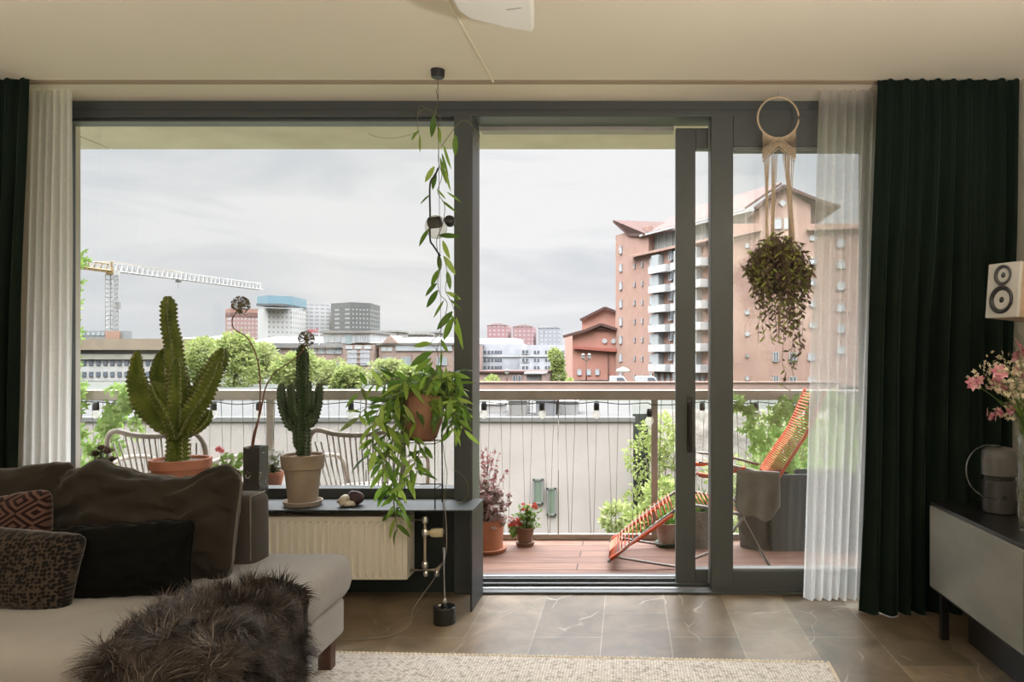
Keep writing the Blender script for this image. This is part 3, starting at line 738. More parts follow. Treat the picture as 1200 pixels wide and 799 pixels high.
for i in range(64):
    a = rnd(0, 2*PI); rr2 = rnd(.02,.20); h = rnd(.03,.26)*(1.15-rr2*1.6)
    tip = Vt+V((rr2*math.cos(a)-.02, rr2*.7*math.sin(a), h+.03))
    if tip.x > 1.80: tip.x = 1.78
    sm.tube(smooth_path([V0+V((rnd(-.02,.02),rnd(-.02,.02),.02)), Vt+V((.02*math.cos(a),.02*math.sin(a),-.02)), Vt.lerp(tip,.55)+V((0,0,.02)), tip],4), .0013, 4)
    if i % 3 == 0:
        for c_, r_ in ((tip, rnd(.018,.030)), (tip+V((rnd(-.03,.03),rnd(-.02,.02),rnd(-.03,.03))), .02)):
            h_ = MB(); flower(h_, c_, r_, 7); h_.build('bloom', fm1, fl, recalc=False)
    else:
        for k in range(16): flower(white, tip+V((rnd(-.045,.045),rnd(-.04,.04),rnd(-.02,.02))), rnd(.006,.011), 4)
    if i % 3 == 1: lv.leaf(Vt.lerp(tip,.35), (tip-Vt)+V((0,0,.02)), (0,0,1), rnd(.05,.09), .016, .3, .2)
q = [Vt+V((-.02,-.02,0)), Vt+V((-.04,-.03,.15)), Vt+V((-.02,-.03,.27)), Vt+V((-.075,-.04,.345))]
sm.tube(smooth_path(q,5), .0016, 5)
for i in range(60):
    t = i/60; p = q[2].lerp(q[3], t); flower(spike, p, .012*(1.2-t), 4)
sm.build('stems', stemm, fl); white.build('cream_florets', fm2, fl, recalc=False)
LEAFG = leafmat('fresh_leaf', [(0,(.05,.13,.02)),(.6,(.12,.26,.04)),(1,(.22,.38,.08))])
lv.build('leaves', LEAFG, fl, recalc=False); spike.build('flower_spike', fm1, fl, recalc=False)
# speaker on its stand
sp_ = empty('bookshelf_speaker', (PX(1203,2.75),2.78,1.33), 'small bookshelf speaker with a white front and pale wood sides by the right wall', 'speaker')
Rm = rotz(.72)@Matrix.Rotation(math.radians(-7),3,'X') ; sc = V((PX(1182,2.72)+.09,2.79,1.19+(420-341)*2.72/F))
beige = noisy('pale_wood', (.40,.29,.21), (.46,.335,.25), 6, .5, stretch=(1,1,8))
SD = V((math.sin(-.72),-math.cos(-.72),0))
Rm = Matrix.Rotation(math.radians(4),3,'Y')@rotz(-1.22)
def L(x, y, z): return sc+Rm@V((x, y, z))
MB().box(L(0,.01,0), (.145,.20,.205), Rm).build('cabinet_box', beige, sp_, bevel=.003)
MB().box(L(0,-.095,0), (.145,.014,.205), Rm).build('front_baffle', mat('white_satin', (.50,.49,.47), .4), sp_, bevel=.003)
Rf = Rm@Matrix.Rotation(PI/2,3,'X')
o = MB().lathe([(.038,0),(.038,.006),(.034,.008),(.030,.002),(.012,-.010),(.012,-.002),(.0,.006)], L(0,-.103,.056), 28, rot=Rf, cap=False).build('tweeter', mat('driver_grey', (.05,.052,.055), .45), sp_, smooth=True)
o = MB().lathe([(.052,0),(.052,.006),(.047,.010),(.042,.004),(.018,-.014),(.018,-.004),(.0,.004)], L(0,-.103,-.036), 30, rot=Rf, cap=False).build('woofer', mat('driver_black', (.02,.02,.021), .4), sp_, smooth=True)
MB().tube([(sc.x+.06,sc.y+.03,sc.z-.10),(sc.x+.06,sc.y+.03,.5735)], .008, 12).lathe([(.05,0),(.05,.006)], (sc.x+.06,sc.y+.03,.5735), 20).build('stand_pole', mat('grey_pole', (.30,.28,.26), .4, .5), sp_)

# ---------------------------------------------------------------- projector under the ceiling
pj = empty('projector', (PX(575,2.4),2.35,2.5), 'white video projector mounted under the ceiling', 'projector')
pw = mat('white_plastic', (.88,.88,.85), .38)
PY = 2.42; A = P(534,14,PY+.0); B = P(541,22,PY); 
base = [P(524,-40,2.35), P(534,14,2.42), P(548,25,2.44), P(596,36,2.46), P(626,41,2.46), P(632,-40,2.35)]
zb_ = PZ(41,2.46)
# outline of the underside on its own level plane, measured from where its corners show
def lvl(px, py, z): Y = (z-CH)*F/(CY-py); return V(((px-CX)*Y/F, Y, z))
ZP = 2.30
u_ = [lvl(500,-110,ZP), lvl(531,4,ZP), lvl(537,14,ZP), lvl(550,23,ZP), lvl(590,33,ZP), lvl(624,39,ZP), lvl(626,35,ZP), lvl(616,-110,ZP)]
MB().prism(u_, (.0,0,.10)).build('casing', pw, pj, bevel=.012, seg=3)
g = lvl(602,10,ZP); MB().box(g+V((0,0,-.0005)), (.05,.0035,.003), rotz(-.25)).build('vent_slot', mat('slot_grey', (.35,.35,.33), .6), pj)
m0 = lvl(560,-60,ZP)
MB().tube([m0+V((0,0,.10)), V((m0.x,m0.y,2.5))], .022, 16).build('ceiling_mount', pw, pj)
MB().tube([lvl(622,8,2.38), lvl(628,-25,2.42), V((lvl(628,-25,2.42).x,lvl(628,-25,2.42).y,2.498))], .008, 8).build('power_cable', mat('grey_cable', (.25,.2,.16), .5), pj, smooth=True)

# ---------------------------------------------------------------- wire lamp stretched from ceiling to floor
TC = V((PX(513,3.36),3.36,2.5)); TF = V((PX(521,3.33),3.33,0))
wl = empty('cable_lamp', TF, 'tall black cable lamp stretched from the ceiling to a round floor weight', 'lamp')
MB().lathe([(.026,-.036),(.030,-.030),(.032,0)], TC, 28).build('ceiling_canopy', M['black'], wl, bevel=.001)
MB().lathe([(.0485,0),(.050,.003),(.050,.072),(.047,.076)], TF, 36).build('floor_weight', mat('black_gloss', (.010,.012,.012), .25), wl, bevel=.001)
MB().tube([TF+V((0,0,.076)), TF.lerp(TC,.135)], .0055, 10).lathe([(.009,0),(.009,.03),(.006,.035)], TF+V((.0,0,.076)), 12).lathe([(.008,0),(.008,.012)], TF+V((-.02,-.01,.076)), 10).build('spring', M['steel'], wl, smooth=True)
MB().tube([TF.lerp(TC,.13), TC+V((0,0,-.03))], .0016, 6).build('tension_cable', mat('cable_grey', (.06,.06,.06), .4, .5), wl)
def PC(px, py, dy=0): return P(px, py, 3.345+dy)
tp = smooth_path([PC(514,196),PC(510,205),PC(504,216),PC(504,250),PC(504,280),PC(508,288),PC(516,300)], 5)
MB().tube(tp, .0042, 10).build('bent_tube', M['black'], wl, smooth=True)
hd = P(513,262,3.33)
o = MB(); ry = Matrix.Rotation(PI/2,3,'Y')
o.lathe([(.018,-.036),(.026,-.030),(.026,.015),(.020,.024)], hd+V((-.008,-.0,.006)), 20, rot=Matrix.Rotation(1.45,3,'Y')).build('lamp_socket', mat('socket_black', (.018,.018,.018), .35), wl, smooth=True)
MB().lathe([(.015,-.02),(.022,-.015),(.024,.01),(.018,.02)], P(527,259,3.31), 18, rot=Matrix.Rotation(1.2,3,'X')).build('swivel_joint', M['black'], wl, smooth=True)
MB().ball(P(511,266,3.345), (.050,.048,.054), 22, 14).build('glass_bulb', glassmat('smoky_bulb', (.84,.82,.76), .045, .05), wl, smooth=True)
pc_ = mat('thin_grey_cord', (.22,.20,.18), .5)
MB().tube(smooth_path([PC(521,590), PC(523,618), PC(522,650), P(510,676,3.36), P(495,697,3.38), V((PX(484,3.36),3.36,.05)), V((PX(482,3.33),3.33,.006)), V((PX(470,3.2),3.2,.005)), V((PX(440,3.14),3.14,.005)), V((PX(400,3.12),3.12,.005)), V((PX(380,3.14),3.14,.005))], 6), .0022, 6).build('power_cord', pc_, wl, smooth=True)
# ---------------------------------------------------------------- cacti and pots
terra = noisy('terracotta', (.36,.13,.075), (.44,.19,.12), 7, .8, detail=6, bmp=.1)
soil = noisy('gritty_soil', (.07,.045,.03), (.22,.16,.11), 70, .95, bmp=.8, bdist=.004)
def resample(pts, rad, step):
    pts = smooth_path(pts, 8); rr = []
    m = (len(pts)-1)
    for i in range(len(pts)):
        t = i/m*(len(rad)-1); a = int(min(t, len(rad)-2)); rr.append(rad[a]+(rad[a+1]-rad[a])*(t-a))
    L_ = [0]
    for i in range(m): L_.append(L_[-1]+(pts[i+1]-pts[i]).length)
    out = []; ro = []; n = max(4, int(L_[-1]/step)); j = 0
    for k in range(n+1):
        s = L_[-1]*k/n
        while j < m-1 and L_[j+1] < s: j += 1
        t = (s-L_[j])/max(L_[j+1]-L_[j], 1e-9); out.append(pts[j].lerp(pts[j+1], min(t,1))); ro.append(rr[j]+(rr[j+1]-rr[j])*min(t,1))
    return out, ro
def ribbed(mb, edge, pts, rad, ribs=4, twist=0, wav=.16, step=.005, core=.36, bumps=.028, rot0=.5, spine=None, tipr=1, sp=2.4):
    pp, rr = resample(pts, rad, step); N = len(pp); n = ribs*8; vs = []; u = None; rails = [[] for _ in range(ribs)]
    tot = N*step
    for i, p in enumerate(pp):
        d = (pp[min(i+1,N-1)]-pp[max(i-1,0)]).normalized()
        if u is None: u, w = basis(d)
        else: u = (u-d*u.dot(d)).normalized(); w = d.cross(u)
        s = i*step; tip = min(1, math.sqrt(max(0, (tot-s)/(rr[i]*1.6+.001)))+.02) if tipr else 1
        for k in range(n):
            a = 2*PI*k/n; q = abs(math.cos(a*ribs/2)); q = q**sp
            wv = 1+wav*(.5+.5*math.sin(2*PI*s/bumps+k//8*1.7))*q+.05*math.sin(s*37+k//8)*q
            r = rr[i]*(core+(1-core)*q)*wv*tip; A = a+rot0+twist*s
            v = p+(u*math.cos(A)+w*math.sin(A))*r; vs.append(v)
            if k % 8 == 0: rails[k//8].append((v, (u*math.cos(A)+w*math.sin(A)), d, s, tip))
    mb.add(vs, [(i*n+k, i*n+(k+1)%n, (i+1)*n+(k+1)%n, (i+1)*n+k) for i in range(N-1) for k in range(n)]+[tuple(range(n-1,-1,-1)), tuple((N-1)*n+k for k in range(n))])
    for rl in rails:
        edge.tube([q[0]-q[1]*.0008 for q in rl], [.0017+.0010*math.sin(q[3]*2*PI/bumps*2) for q in rl], 4)
        if spine is not None:
            for q in rl[::2]:
                for z in range(3):
                    dd = (q[1]+rdir()*.7).normalized(); b = q[0]; e = b+dd*rnd(.003,.008)
                    a_, b_ = basis(dd); spine.add([b+a_*.0006, b-a_*.0006, e], [(0,1,2)])
def flatpot(name, c, rtop, rbot, h, m, rim=.012, rimh=.02, parent=None, soilz=.82, sm=None):
    c = V(c)
    MB().lathe([(rbot,0),(rtop-rim*.6,h-rimh),(rtop,h-rimh),(rtop+.001,h),(rtop-rim,h),(rtop-rim*1.3,h*soilz-.001),(0.001,h*soilz-.002)], c, 40, cap=False).build(name, m, parent, smooth=False, bevel=.0015, recalc=True)
    MB().lathe([(0.001,0),(rbot,0)], c, 40, cap=False).build('pot_base', m, parent)
    MB().lathe([(rtop-rim*1.2,h*soilz),(rtop*.6,h*soilz+.004),(.001,h*soilz+.006)], c, 30, cap=False).build('soil', sm or soil, parent, smooth=True)
cac = noisy('cactus_green', (.11,.155,.028), (.22,.27,.055), 9, .55, detail=5, spec=.3); cac.node_tree.nodes['Principled BSDF'].inputs['Subsurface Weight'].default_value = .0
def transl(m, k):
    nt = m.node_tree; b = nt.nodes['Principled BSDF']; out = nt.nodes['Material Output']; t = nd(m, 'ShaderNodeBsdfTranslucent'); mx = nd(m, 'ShaderNodeMixShader'); mx.inputs[0].default_value = k
    for l in b.inputs['Base Color'].links: ln(m, l.from_socket, t.inputs['Color']); break
    ln(m, b.outputs[0], mx.inputs[1]); ln(m, t.outputs[0], mx.inputs[2]); ln(m, mx.outputs[0], out.inputs['Surface'])
cedge = noisy('cactus_rib_edge', (.20,.17,.09), (.42,.40,.24), 60, .8); spm = mat('thorn', (.22,.16,.10), .6)
Y1 = 3.61
def q1(x, y, d=0): return P(x, y, Y1+d)
big = empty('potted_cactus', (PX(212,Y1),Y1,.4785), 'large branching cactus in a wide terracotta bowl behind the sofa cushion', 'cactus')
bc = V((PX(212,Y1),Y1,.4785))
hp = PZ(540,Y1)-.4785
flatpot('pot', bc, .134, .095, hp+.012, terra, .012, .045, big, .93)
specs = [
 ([q1(208,543),q1(207,515),q1(206,488),q1(207,462),q1(207,440)], [.055,.050,.056,.060,.052], 5, .3),
 ([q1(207,470),q1(206,430),q1(203,405),q1(198,375),q1(197,347)], [.052,.045,.040,.036,.033], 4, .2),
 ([q1(207,505),q1(190,496,-.02),q1(172,476,-.03),q1(161,450,-.03),q1(160,428,-.03),q1(161,411,-.03)], [.036,.058,.068,.056,.034,.026], 4, .9),
 ([q1(210,512,-.03),q1(203,490,-.06),q1(189,466,-.08),q1(178,448,-.08)], [.040,.050,.044,.026], 4, .4),
 ([q1(205,485,.05),q1(190,460,.07),q1(184,440,.07),q1(187,422,.07),q1(193,408,.07)], [.03,.038,.040,.034,.02], 3, .9),
 ([q1(212,500),q1(222,480,.02),q1(240,452,.03),q1(253,430,.03),q1(262,408,.03)], [.036,.050,.052,.046,.040], 4, .1),
 ([q1(214,506,-.04),q1(224,486,-.07),q1(240,462,-.09),q1(250,440,-.09),q1(256,424,-.09)], [.034,.044,.042,.036,.024], 4, .7),
 ([q1(214,512),q1(230,503,-.01),q1(241,493,-.01),q1(246,480,-.01)], [.022,.030,.028,.016], 3, .5),
 ([q1(208,500,-.05),q1(208,470,-.07),q1(208,440,-.07),q1(207,420,-.07)], [.036,.040,.036,.024], 4, .8),
 ([q1(218,470,.05),q1(220,455,.05),q1(219,440,.05)], [.014,.016,.010], 3, .5)]
transl(cac, .25)
for i, (p, r, nb, r0) in enumerate(specs):
    r = [q*.87 for q in r]
    b, e, s_ = MB(), MB(), MB(); ribbed(b, e, p, r, nb, .4, .34, .004, .27, .021, r0, s_)
    o = b.build('cactus_arm' if i else 'cactus_trunk', cac, big, smooth=True, recalc=False)
    e.build('rib_edges', cedge, o, smooth=True, recalc=False); s_.build('spines', spm, o, recalc=False)

Y2 = 3.60
def q2(x, y, d=0): return P(x, y, Y2+d)
c2 = V((PX(355,Y2),Y2,.4785))
sm2 = empty('potted_cactus', c2, 'dark green column cactus in a tall grey-brown clay pot on a saucer', 'cactus')
clay = noisy('grey_brown_clay', (.23,.175,.125), (.30,.235,.175), 9, .85, detail=6, bmp=.1)
MB().lathe([(.001,0),(.082,0),(.092,.020),(.092,.024),(.084,.024),(.078,.012),(.001,.011)], c2, 40, cap=False).build('saucer', noisy('pale_clay', (.33,.27,.22), (.40,.34,.28), 12, .85), sm2, smooth=False, bevel=.001)
ph_ = PZ(532,Y2)-(c2.z+.012)
rt = S(24.5,Y2)
MB().lathe([(.066,0),(.084,ph_*.70),(.096,ph_*.71),(rt+.0,ph_-.002),(rt-.004,ph_),(rt-.012,ph_-.002),(rt-.014,ph_-.02),(.001,ph_-.022)], c2+V((0,0,.012)), 40, cap=False).build('pot', clay, sm2, bevel=.002)
MB().lathe([(rt-.013,0),(rt*.6,.006),(.001,.008)], c2+V((0,0,ph_-.004)), 30, cap=False).build('soil', noisy('red_grit', (.15,.07,.05), (.40,.25,.18), 90, .9, bmp=1), sm2, smooth=True)
cac2 = noisy('dark_cactus_green', (.022,.045,.018), (.045,.08,.03), 9, .5)
ed2 = noisy('dark_rib_edge', (.03,.045,.02), (.10,.12,.06), 60, .8)
sp2 = [
 ([q2(355,534),q2(355,500),q2(355,460),q2(354,430),q2(354,404)], [.028,.029,.029,.026,.021], 5, .2),
 ([q2(350,504),q2(340,497,-.01),q2(333,480,-.01),q2(330,462,-.01),q2(330,449,-.01)], [.015,.021,.021,.017,.013], 4, .2),
 ([q2(351,500),q2(345,487,-.03),q2(342,470,-.04),q2(341,449,-.04)], [.015,.019,.018,.013], 4, .6),
 ([q2(352,488),q2(349,475,.03),q2(349,458,.03)], [.014,.018,.012], 4, .6),
 ([q2(358,498),q2(367,490,-.01),q2(372,472,-.01),q2(375,449,-.01)], [.015,.021,.020,.013], 4, .4),
 ([q2(358,485),q2(364,475,-.04),q2(366,458,-.04)], [.014,.018,.012], 4, .9),
 ([q2(358,500),q2(364,497,-.03),q2(371,490,-.03)], [.012,.016,.010], 4, .9),
 ([q2(357,470),q2(361,455,.02),q2(361,446,.02)], [.012,.015,.010], 4, .9),
 ([q2(353,528),q2(348,520,-.01),q2(347,505,-.01),q2(349,495,-.01)], [.010,.015,.015,.010], 4, .3),
 ([q2(357,440),q2(359,425,.01),q2(359,412,.01)], [.008,.012,.008], 4, .1)]
for i, (p, r, nb, r0) in enumerate(sp2):
    b, e, s_ = MB(), MB(), MB(); ribbed(b, e, p, r, nb, .3, .30, .003, .38, .017, r0, s_)
    o = b.build('cactus_arm' if i else 'cactus_trunk', cac2, sm2, smooth=True, recalc=False)
    e.build('rib_edges', ed2, o, smooth=True, recalc=False); s_.build('spines', spm, o, recalc=False)

# black marble vase with two dried seed heads
def marble():
    m = mat('black_marble', (.02,.02,.02), .22); w = nd(m, 'ShaderNodeTexVoronoi', feature='DISTANCE_TO_EDGE'); w.inputs['Scale'].default_value = 9
    n = nd(m, 'ShaderNodeTexNoise'); n.inputs['Scale'].default_value = 9; ln(m, coords(m), n.inputs['Vector'])
    a = nd(m, 'ShaderNodeVectorMath', operation='MULTIPLY_ADD'); a.inputs[1].default_value = (.2,.2,.2); ln(m, n.outputs['Color'], a.inputs[0]); ln(m, coords(m, (1,1,.5)), a.inputs[2]); ln(m, a.outputs[0], w.inputs['Vector'])
    n3 = nd(m, 'ShaderNodeTexNoise'); n3.inputs['Scale'].default_value = 14; ln(m, coords(m, loc=(3,3,3)), n3.inputs['Vector'])
    vein = ramp(m, w.outputs['Distance'], [(0,(1,1,1)),(.02,(0,0,0))]); k = ramp(m, n3.outputs['Fac'], [(.54,(0,0,0)),(.62,(1,1,1))])
    mm = nd(m, 'ShaderNodeMix', data_type='RGBA', blend_type='MULTIPLY'); mm.inputs['Factor'].default_value = 1; ln(m, vein, mm.inputs['A']); ln(m, k, mm.inputs['B'])
    x = nd(m, 'ShaderNodeMix', data_type='RGBA'); x.inputs['A'].default_value = (.045,.042,.038,1); x.inputs['B'].default_value = (.55,.5,.45,1); ln(m, mm.outputs['Result'], x.inputs['Factor'])
    ln(m, x.outputs['Result'], m.node_tree.nodes['Principled BSDF'].inputs['Base Color']); return m
Y3 = 3.57; vx0, vx1 = PX(285,Y3-.045), PX(304,Y3-.045); vz1 = PZ(524,Y3-.045)
mv = MB(); t_ = .008
mv.span((vx0,Y3-.045,.4785), (vx1,Y3-.045+t_,vz1)).span((vx0,Y3+.035,.4785), (vx1,Y3+.035+t_,vz1)).span((vx0,Y3-.045+t_,.4785), (vx0+t_,Y3+.035,vz1)).span((vx1-t_,Y3-.045+t_,.4785), (vx1,Y3+.035,vz1)).span((vx0+t_,Y3-.045+t_,.4785), (vx1-t_,Y3+.035,.49))
tag(mv.build('marble_vase', marble(), None), 'square black marble vase with white veins between the two large cacti', 'vase')
dry = mat('dry_stem', (.17,.075,.045), .6); seedm = noisy('seed_head', (.10,.085,.045), (.30,.26,.17), 80, .8)
def allium(pts, hc, r, label):
    e = empty('dried_flower', pts[0], label, 'dried flower')
    MB().tube(smooth_path(pts, 6), [.0042-.0022*min(1,i/(6*(len(pts)-1))) for i in range(6*(len(pts)-1)+1)], 7).build('stem', dry, e, smooth=True)
    h = MB(); h.ball(hc, r*.35, 8, 6)
    for i in range(170):
        d = rdir(); h.tube([hc, hc+d*r], [.0005,.0005], 3)
        for k in range(3): h.leaf(hc+d*r*.97, (d+rdir()*.8), d, r*.26, r*.2, .1, .1, 2)
    h.build('seed_head', seedm, e, recalc=False); return e
b0 = V((PX(294,Y3), Y3, .495))
def q3(x, y, d=0): return P(x, y, Y3+d)
allium([b0, q3(297,522), q3(303,490), q3(305,455), q3(303,428), q3(297,408), q3(288,394), q3(275,386), q3(272,376), q3(276,367), q3(280,361)], q3(282,357), S(9,Y3), 'curly dried flower with a round seed head leaning left above the marble vase')
allium([b0+V((.0,.012,0)), q3(295,522,.012), q3(305,484,.01), q3(311,455), q3(323,436), q3(340,424), q3(352,414), q3(358,404)], q3(359,397), S(8,Y3), 'bent dried flower whose seed head stands above the smaller dark cactus')
# loose thin dry twig reaching over the sill
tag(MB().tube(smooth_path([P(453,494,3.5).lerp(P(400,470,3.5),0), P(470,470,3.5), P(452,455,3.5)], 3), .001, 4).build('twig', dry), 'thin dry twig beside the trailing leafy plant', 'twig') if False else None

# small brass pot with round cacti
cB = V((PX(275,3.56),3.56,.4785)); e = empty('small_cactus_pot', cB, 'small brass pot holding three round little cacti beside the marble vase', 'cactus')
hb = PZ(566,3.56)-.4785
brass = noisy('aged_brass', (.30,.20,.07), (.42,.30,.12), 10, .35, .85)
flatpot('pot', cB, .047, .040, hb, noisy('ochre_clay', (.30,.19,.10), (.38,.26,.15), 9, .7), .006, .035, e, .9)
MB().lathe([(.043,0),(.0465,.003),(.0475,hb*.5),(.0455,hb*.5)], cB, 32, cap=False).build('brass_sleeve', brass, e, smooth=False)
for (dx, dy, r, hh) in ((.012,-.012,.021,.030),(-.024,.0,.018,.027),(.0,.024,.016,.028)):
    b, ed, s_ = MB(), MB(), MB(); c = cB+V((dx,dy,hb*.88))
    pts = [c+V((0,0,hh*2*t)) for t in (0,.25,.5,.75,1)]
    ribbed(b, ed, pts, [r*.7,r*.95,r,r*.85,r*.5], 10, 0, .03, .003, .82, .01, .1, s_)
    o = b.build('round_cactus', cac, e, smooth=True, recalc=False); ed.build('rib_edges', cedge, o, smooth=True, recalc=False); s_.build('spines', cedge, o, recalc=False)
# geranium behind the cushion
cG = V((PX(269,3.68),3.69,.4785)); e = empty('potted_geranium', cG, 'small geranium with one pink bloom on the bench behind the brass pot', 'plant')
flatpot('pot', cG, .05, .038, .085, terra, .008, .025, e)
st = MB(); lf = MB(); fl_ = MB()
LG2 = leafmat('geranium_leaf', [(0,(.25,.42,.08)),(1,(.45,.62,.18))], .5, .45)
for i in range(26):
    a = rnd(0,2*PI); r = rnd(.01,.10); tip = cG+V((r*math.cos(a)-.01, r*.55*math.sin(a)*(.6), rnd(.12,.235)))
    if tip.y > 3.75: tip.y = 3.74
    st.tube(smooth_path([cG+V((rnd(-.02,.02),0,.075)), cG.lerp(tip,.6)+V((0,0,.05)), tip],3), .0012, 4)
    for k in range(6):
        an = 2*PI*k/6; u, w = basis(V((rnd(-.4,.4),-.8,.8))); lf.leaf(tip, u*math.cos(an)+w*math.sin(an), (0,-.5,1), .021, .019, .1, .1, 3)
tipf = P(258,527,3.65); st.tube(smooth_path([cG+V((-.01,0,.08)), tipf+V((.015,0,-.07)), tipf],4), .0015, 5)
for i in range(14): flower(fl_, tipf+rdir()*.010, .014, 5)
st.build('stems', stemm, e); lf.build('leaves', LG2, e, recalc=False); fl_.build('pink_bloom', leafmat('bright_pink', [(0,(.85,.25,.30)),(1,(.95,.45,.48))],.5,.3), e, recalc=False)
# dark rosette succulent
Y4 = 3.62; cS = V((PX(124,Y4),Y4,.4785)); e = empty('potted_succulent', cS, 'dark purple rosette succulent on pale green stems at the left end of the bench', 'succulent')
flatpot('pot', cS+V((.02,0,0)), .048, .038, PZ(556,Y4)-.4785, terra, .006, .02, e, .92)
st = MB(); lf = MB()
for (x, y, r) in ((112,535,.034),(126,532,.036),(119,528,.032),(118,542,.034),(131,541,.030)):
    c = P(x, y, Y4+rnd(-.02,.02)); st.tube([cS+V((.01,0,.10)), c+V((0,0,-.02)), c], [.011,.009,.006], 8)
    for k in range(34):
        a = k*2.4; el = 1.35*(1-k/34); u = V((math.cos(a)*math.cos(el), math.sin(a)*math.cos(el), math.sin(el)))
        lf.leaf(c, u+V((0,-.25,.1)), (0,0,1), r*(.75+.5*k/34), r*.55, -.3, .35, 3)
st.build('stems', mat('pale_green_stem', (.14,.19,.11), .5), e, smooth=True); lf.build('rosettes', leafmat('purple_succulent', [(0,(.06,.035,.03)),(1,(.20,.13,.10))], .5, .1), e, recalc=False)

# shell and stone
c = P(407,588,3.56); c.z = .4785
s = MB(); N = 44
shell = noisy('shell_white', (.40,.34,.27), (.60,.54,.45), 18, .5, bmp=.5, bdist=.003)
pts = []; rr = []
for i in range(60):
    t = i/59; a = t*4*PI; q = .024*(1-t)**1.1+.001
    pts.append(V((c.x-.030+.040*t*.0-.0+.012*0+.045*(t-.5)*-1, c.y+q*math.cos(a)*.7, c.z+.024+q*math.sin(a)*.62))); rr.append(.020*(1-t)**1.0+.002)
s.tube(pts, rr, 14); s.ball(c+V((.008,-.006,.015)), (.030,.020,.015), 16, 10); s.ball(c+V((.030,.0,.008)), (.010,.012,.008), 10, 8)
tag(s.build('seashell', shell, None, smooth=True), 'pale spiral seashell on the bench beside the dark stone', 'shell')
c = P(416,587,3.60); c.z = .4785
s = MB(); s.ball(c+V((0,0,.034)), (.044,.036,.034), 26, 18)
s.v = [tuple(V(p)+(V(p)-c)*.12*noise.noise(V(p)*28)) for p in s.v]
st_ = noisy('dark_purple_stone', (.035,.012,.016), (.075,.035,.035), 20, .6, bmp=.3)
tag(s.build('stone', st_, None, smooth=True), 'dark purple rounded stone on the bench right of the seashell', 'stone')

# ---------------------------------------------------------------- leafy plant on a wire stand, its vine up the lamp cable
HOYA = leafmat('hoya_leaf', [(0,(.06,.14,.02)),(.4,(.15,.28,.04)),(.75,(.30,.47,.07)),(.95,(.46,.62,.14)),(1,(.05,.06,.03))], .35, .5)
hv = mat('vine_stem', (.16,.14,.08), .6)
YH = 3.58; cH = V((PX(490,YH),YH,PZ(517,YH)))
ws = empty('plant_stand', (cH.x,YH,.4785), 'thin black wire plant stand on the bench carrying the leafy plant', 'plant stand')
for (dx, dy) in ((-.095,-.07),(.10,-.07),(.095,.085),(-.09,.085)):
    MB().tube([(cH.x+dx,YH+dy,.4785),(cH.x+dx*.98,YH+dy*.98,cH.z+.03)], .0032, 6).build('leg', M['black'], ws, smooth=True)
for z in (cH.z-.004, .4785+.09):
    q = [(cH.x+dx,YH+dy,z) for (dx, dy) in ((-.095,-.07),(.10,-.07),(.095,.085),(-.09,.085))]
    MB().tube(q, .003, 6, closed=True).build('frame_ring', M['black'], ws)
MB().bar((cH.x-.095,YH-.07,cH.z-.004), (cH.x+.095,YH+.085,cH.z-.004), .005, .003).build('cross_bar', M['black'], ws)
hp_ = empty('trailing_plant', cH, 'leafy trailing green plant in a brown clay pot with a vine climbing the lamp cable', 'plant')
bk = noisy('brown_clay', (.20,.095,.055), (.27,.14,.085), 8, .75, detail=5, bmp=.3, bdist=.004)
prof = [(.001,.0),(.072,.0),(.086,.02),(.098,.10),(.102,.19),(.098,.225),(.090,.225),(.092,.19),(.001,.185)]
rotp = Matrix.Rotation(.16,3,'Y')
MB().lathe(prof, cH+V((0,0,.012)), 26, cap=False, rot=rotp).build('pot', bk, hp_, smooth=True)
MB().lathe([(.091,.19),(.05,.20),(.001,.2)], cH+V((0,0,.012)), 24, cap=False, rot=rotp).build('soil', soil, hp_, smooth=True)
lf = MB(); st = MB()
def hang(pts, n, L, W, jit=.5, st_r=.0018, k=5, both=True):
    pp = smooth_path(pts, k); st.tube(pp, [st_r]*len(pp), 5); m = len(pp)-1
    for i in range(n):
        t = (i+.7)/n*m; a = int(min(t, m-1)); p = pp[a].lerp(pp[a+1], t-a); d = (pp[a+1]-pp[a]).normalized()
        side = d.cross(V((0,-1,.3))).normalized()*(1 if i % 2 else -1)
        dd = side*rnd(.5,1.1)+d*rnd(.2,.7)+V((0,rnd(-.5,.15),-rnd(.15,.7)))+rdir()*jit*.5
        l = L*rnd(.7,1.15); up = V((0,-.7,.7))+rdir()*.6
        lf.leaf(p, dd, up, l, W*rnd(.8,1.15), rnd(.1,.5), rnd(.05,.3), 5)
top = cH+V((.02,0,.215))
R2 = random.Random(5)
for i in range(58):
    a = R2.uniform(0, 2*PI); rr3 = R2.uniform(.13,.24); dz = R2.uniform(-.14,.13)
    c_, s_ = math.cos(a), math.sin(a)*.5
    if c_ > .3: dz = max(dz, -.10); rr3 = min(rr3, .19)
    p0 = top+V((c_*.06, s_*.08, 0)); p1 = top+V((c_*rr3*.6, s_*rr3*.6, .05+max(dz,0)*.5)); p2 = top+V((c_*rr3, s_*rr3, dz))
    if p2.y > 3.70: p2.y = 3.70
    hang([p0,p1,p2], 6, .096, .028)
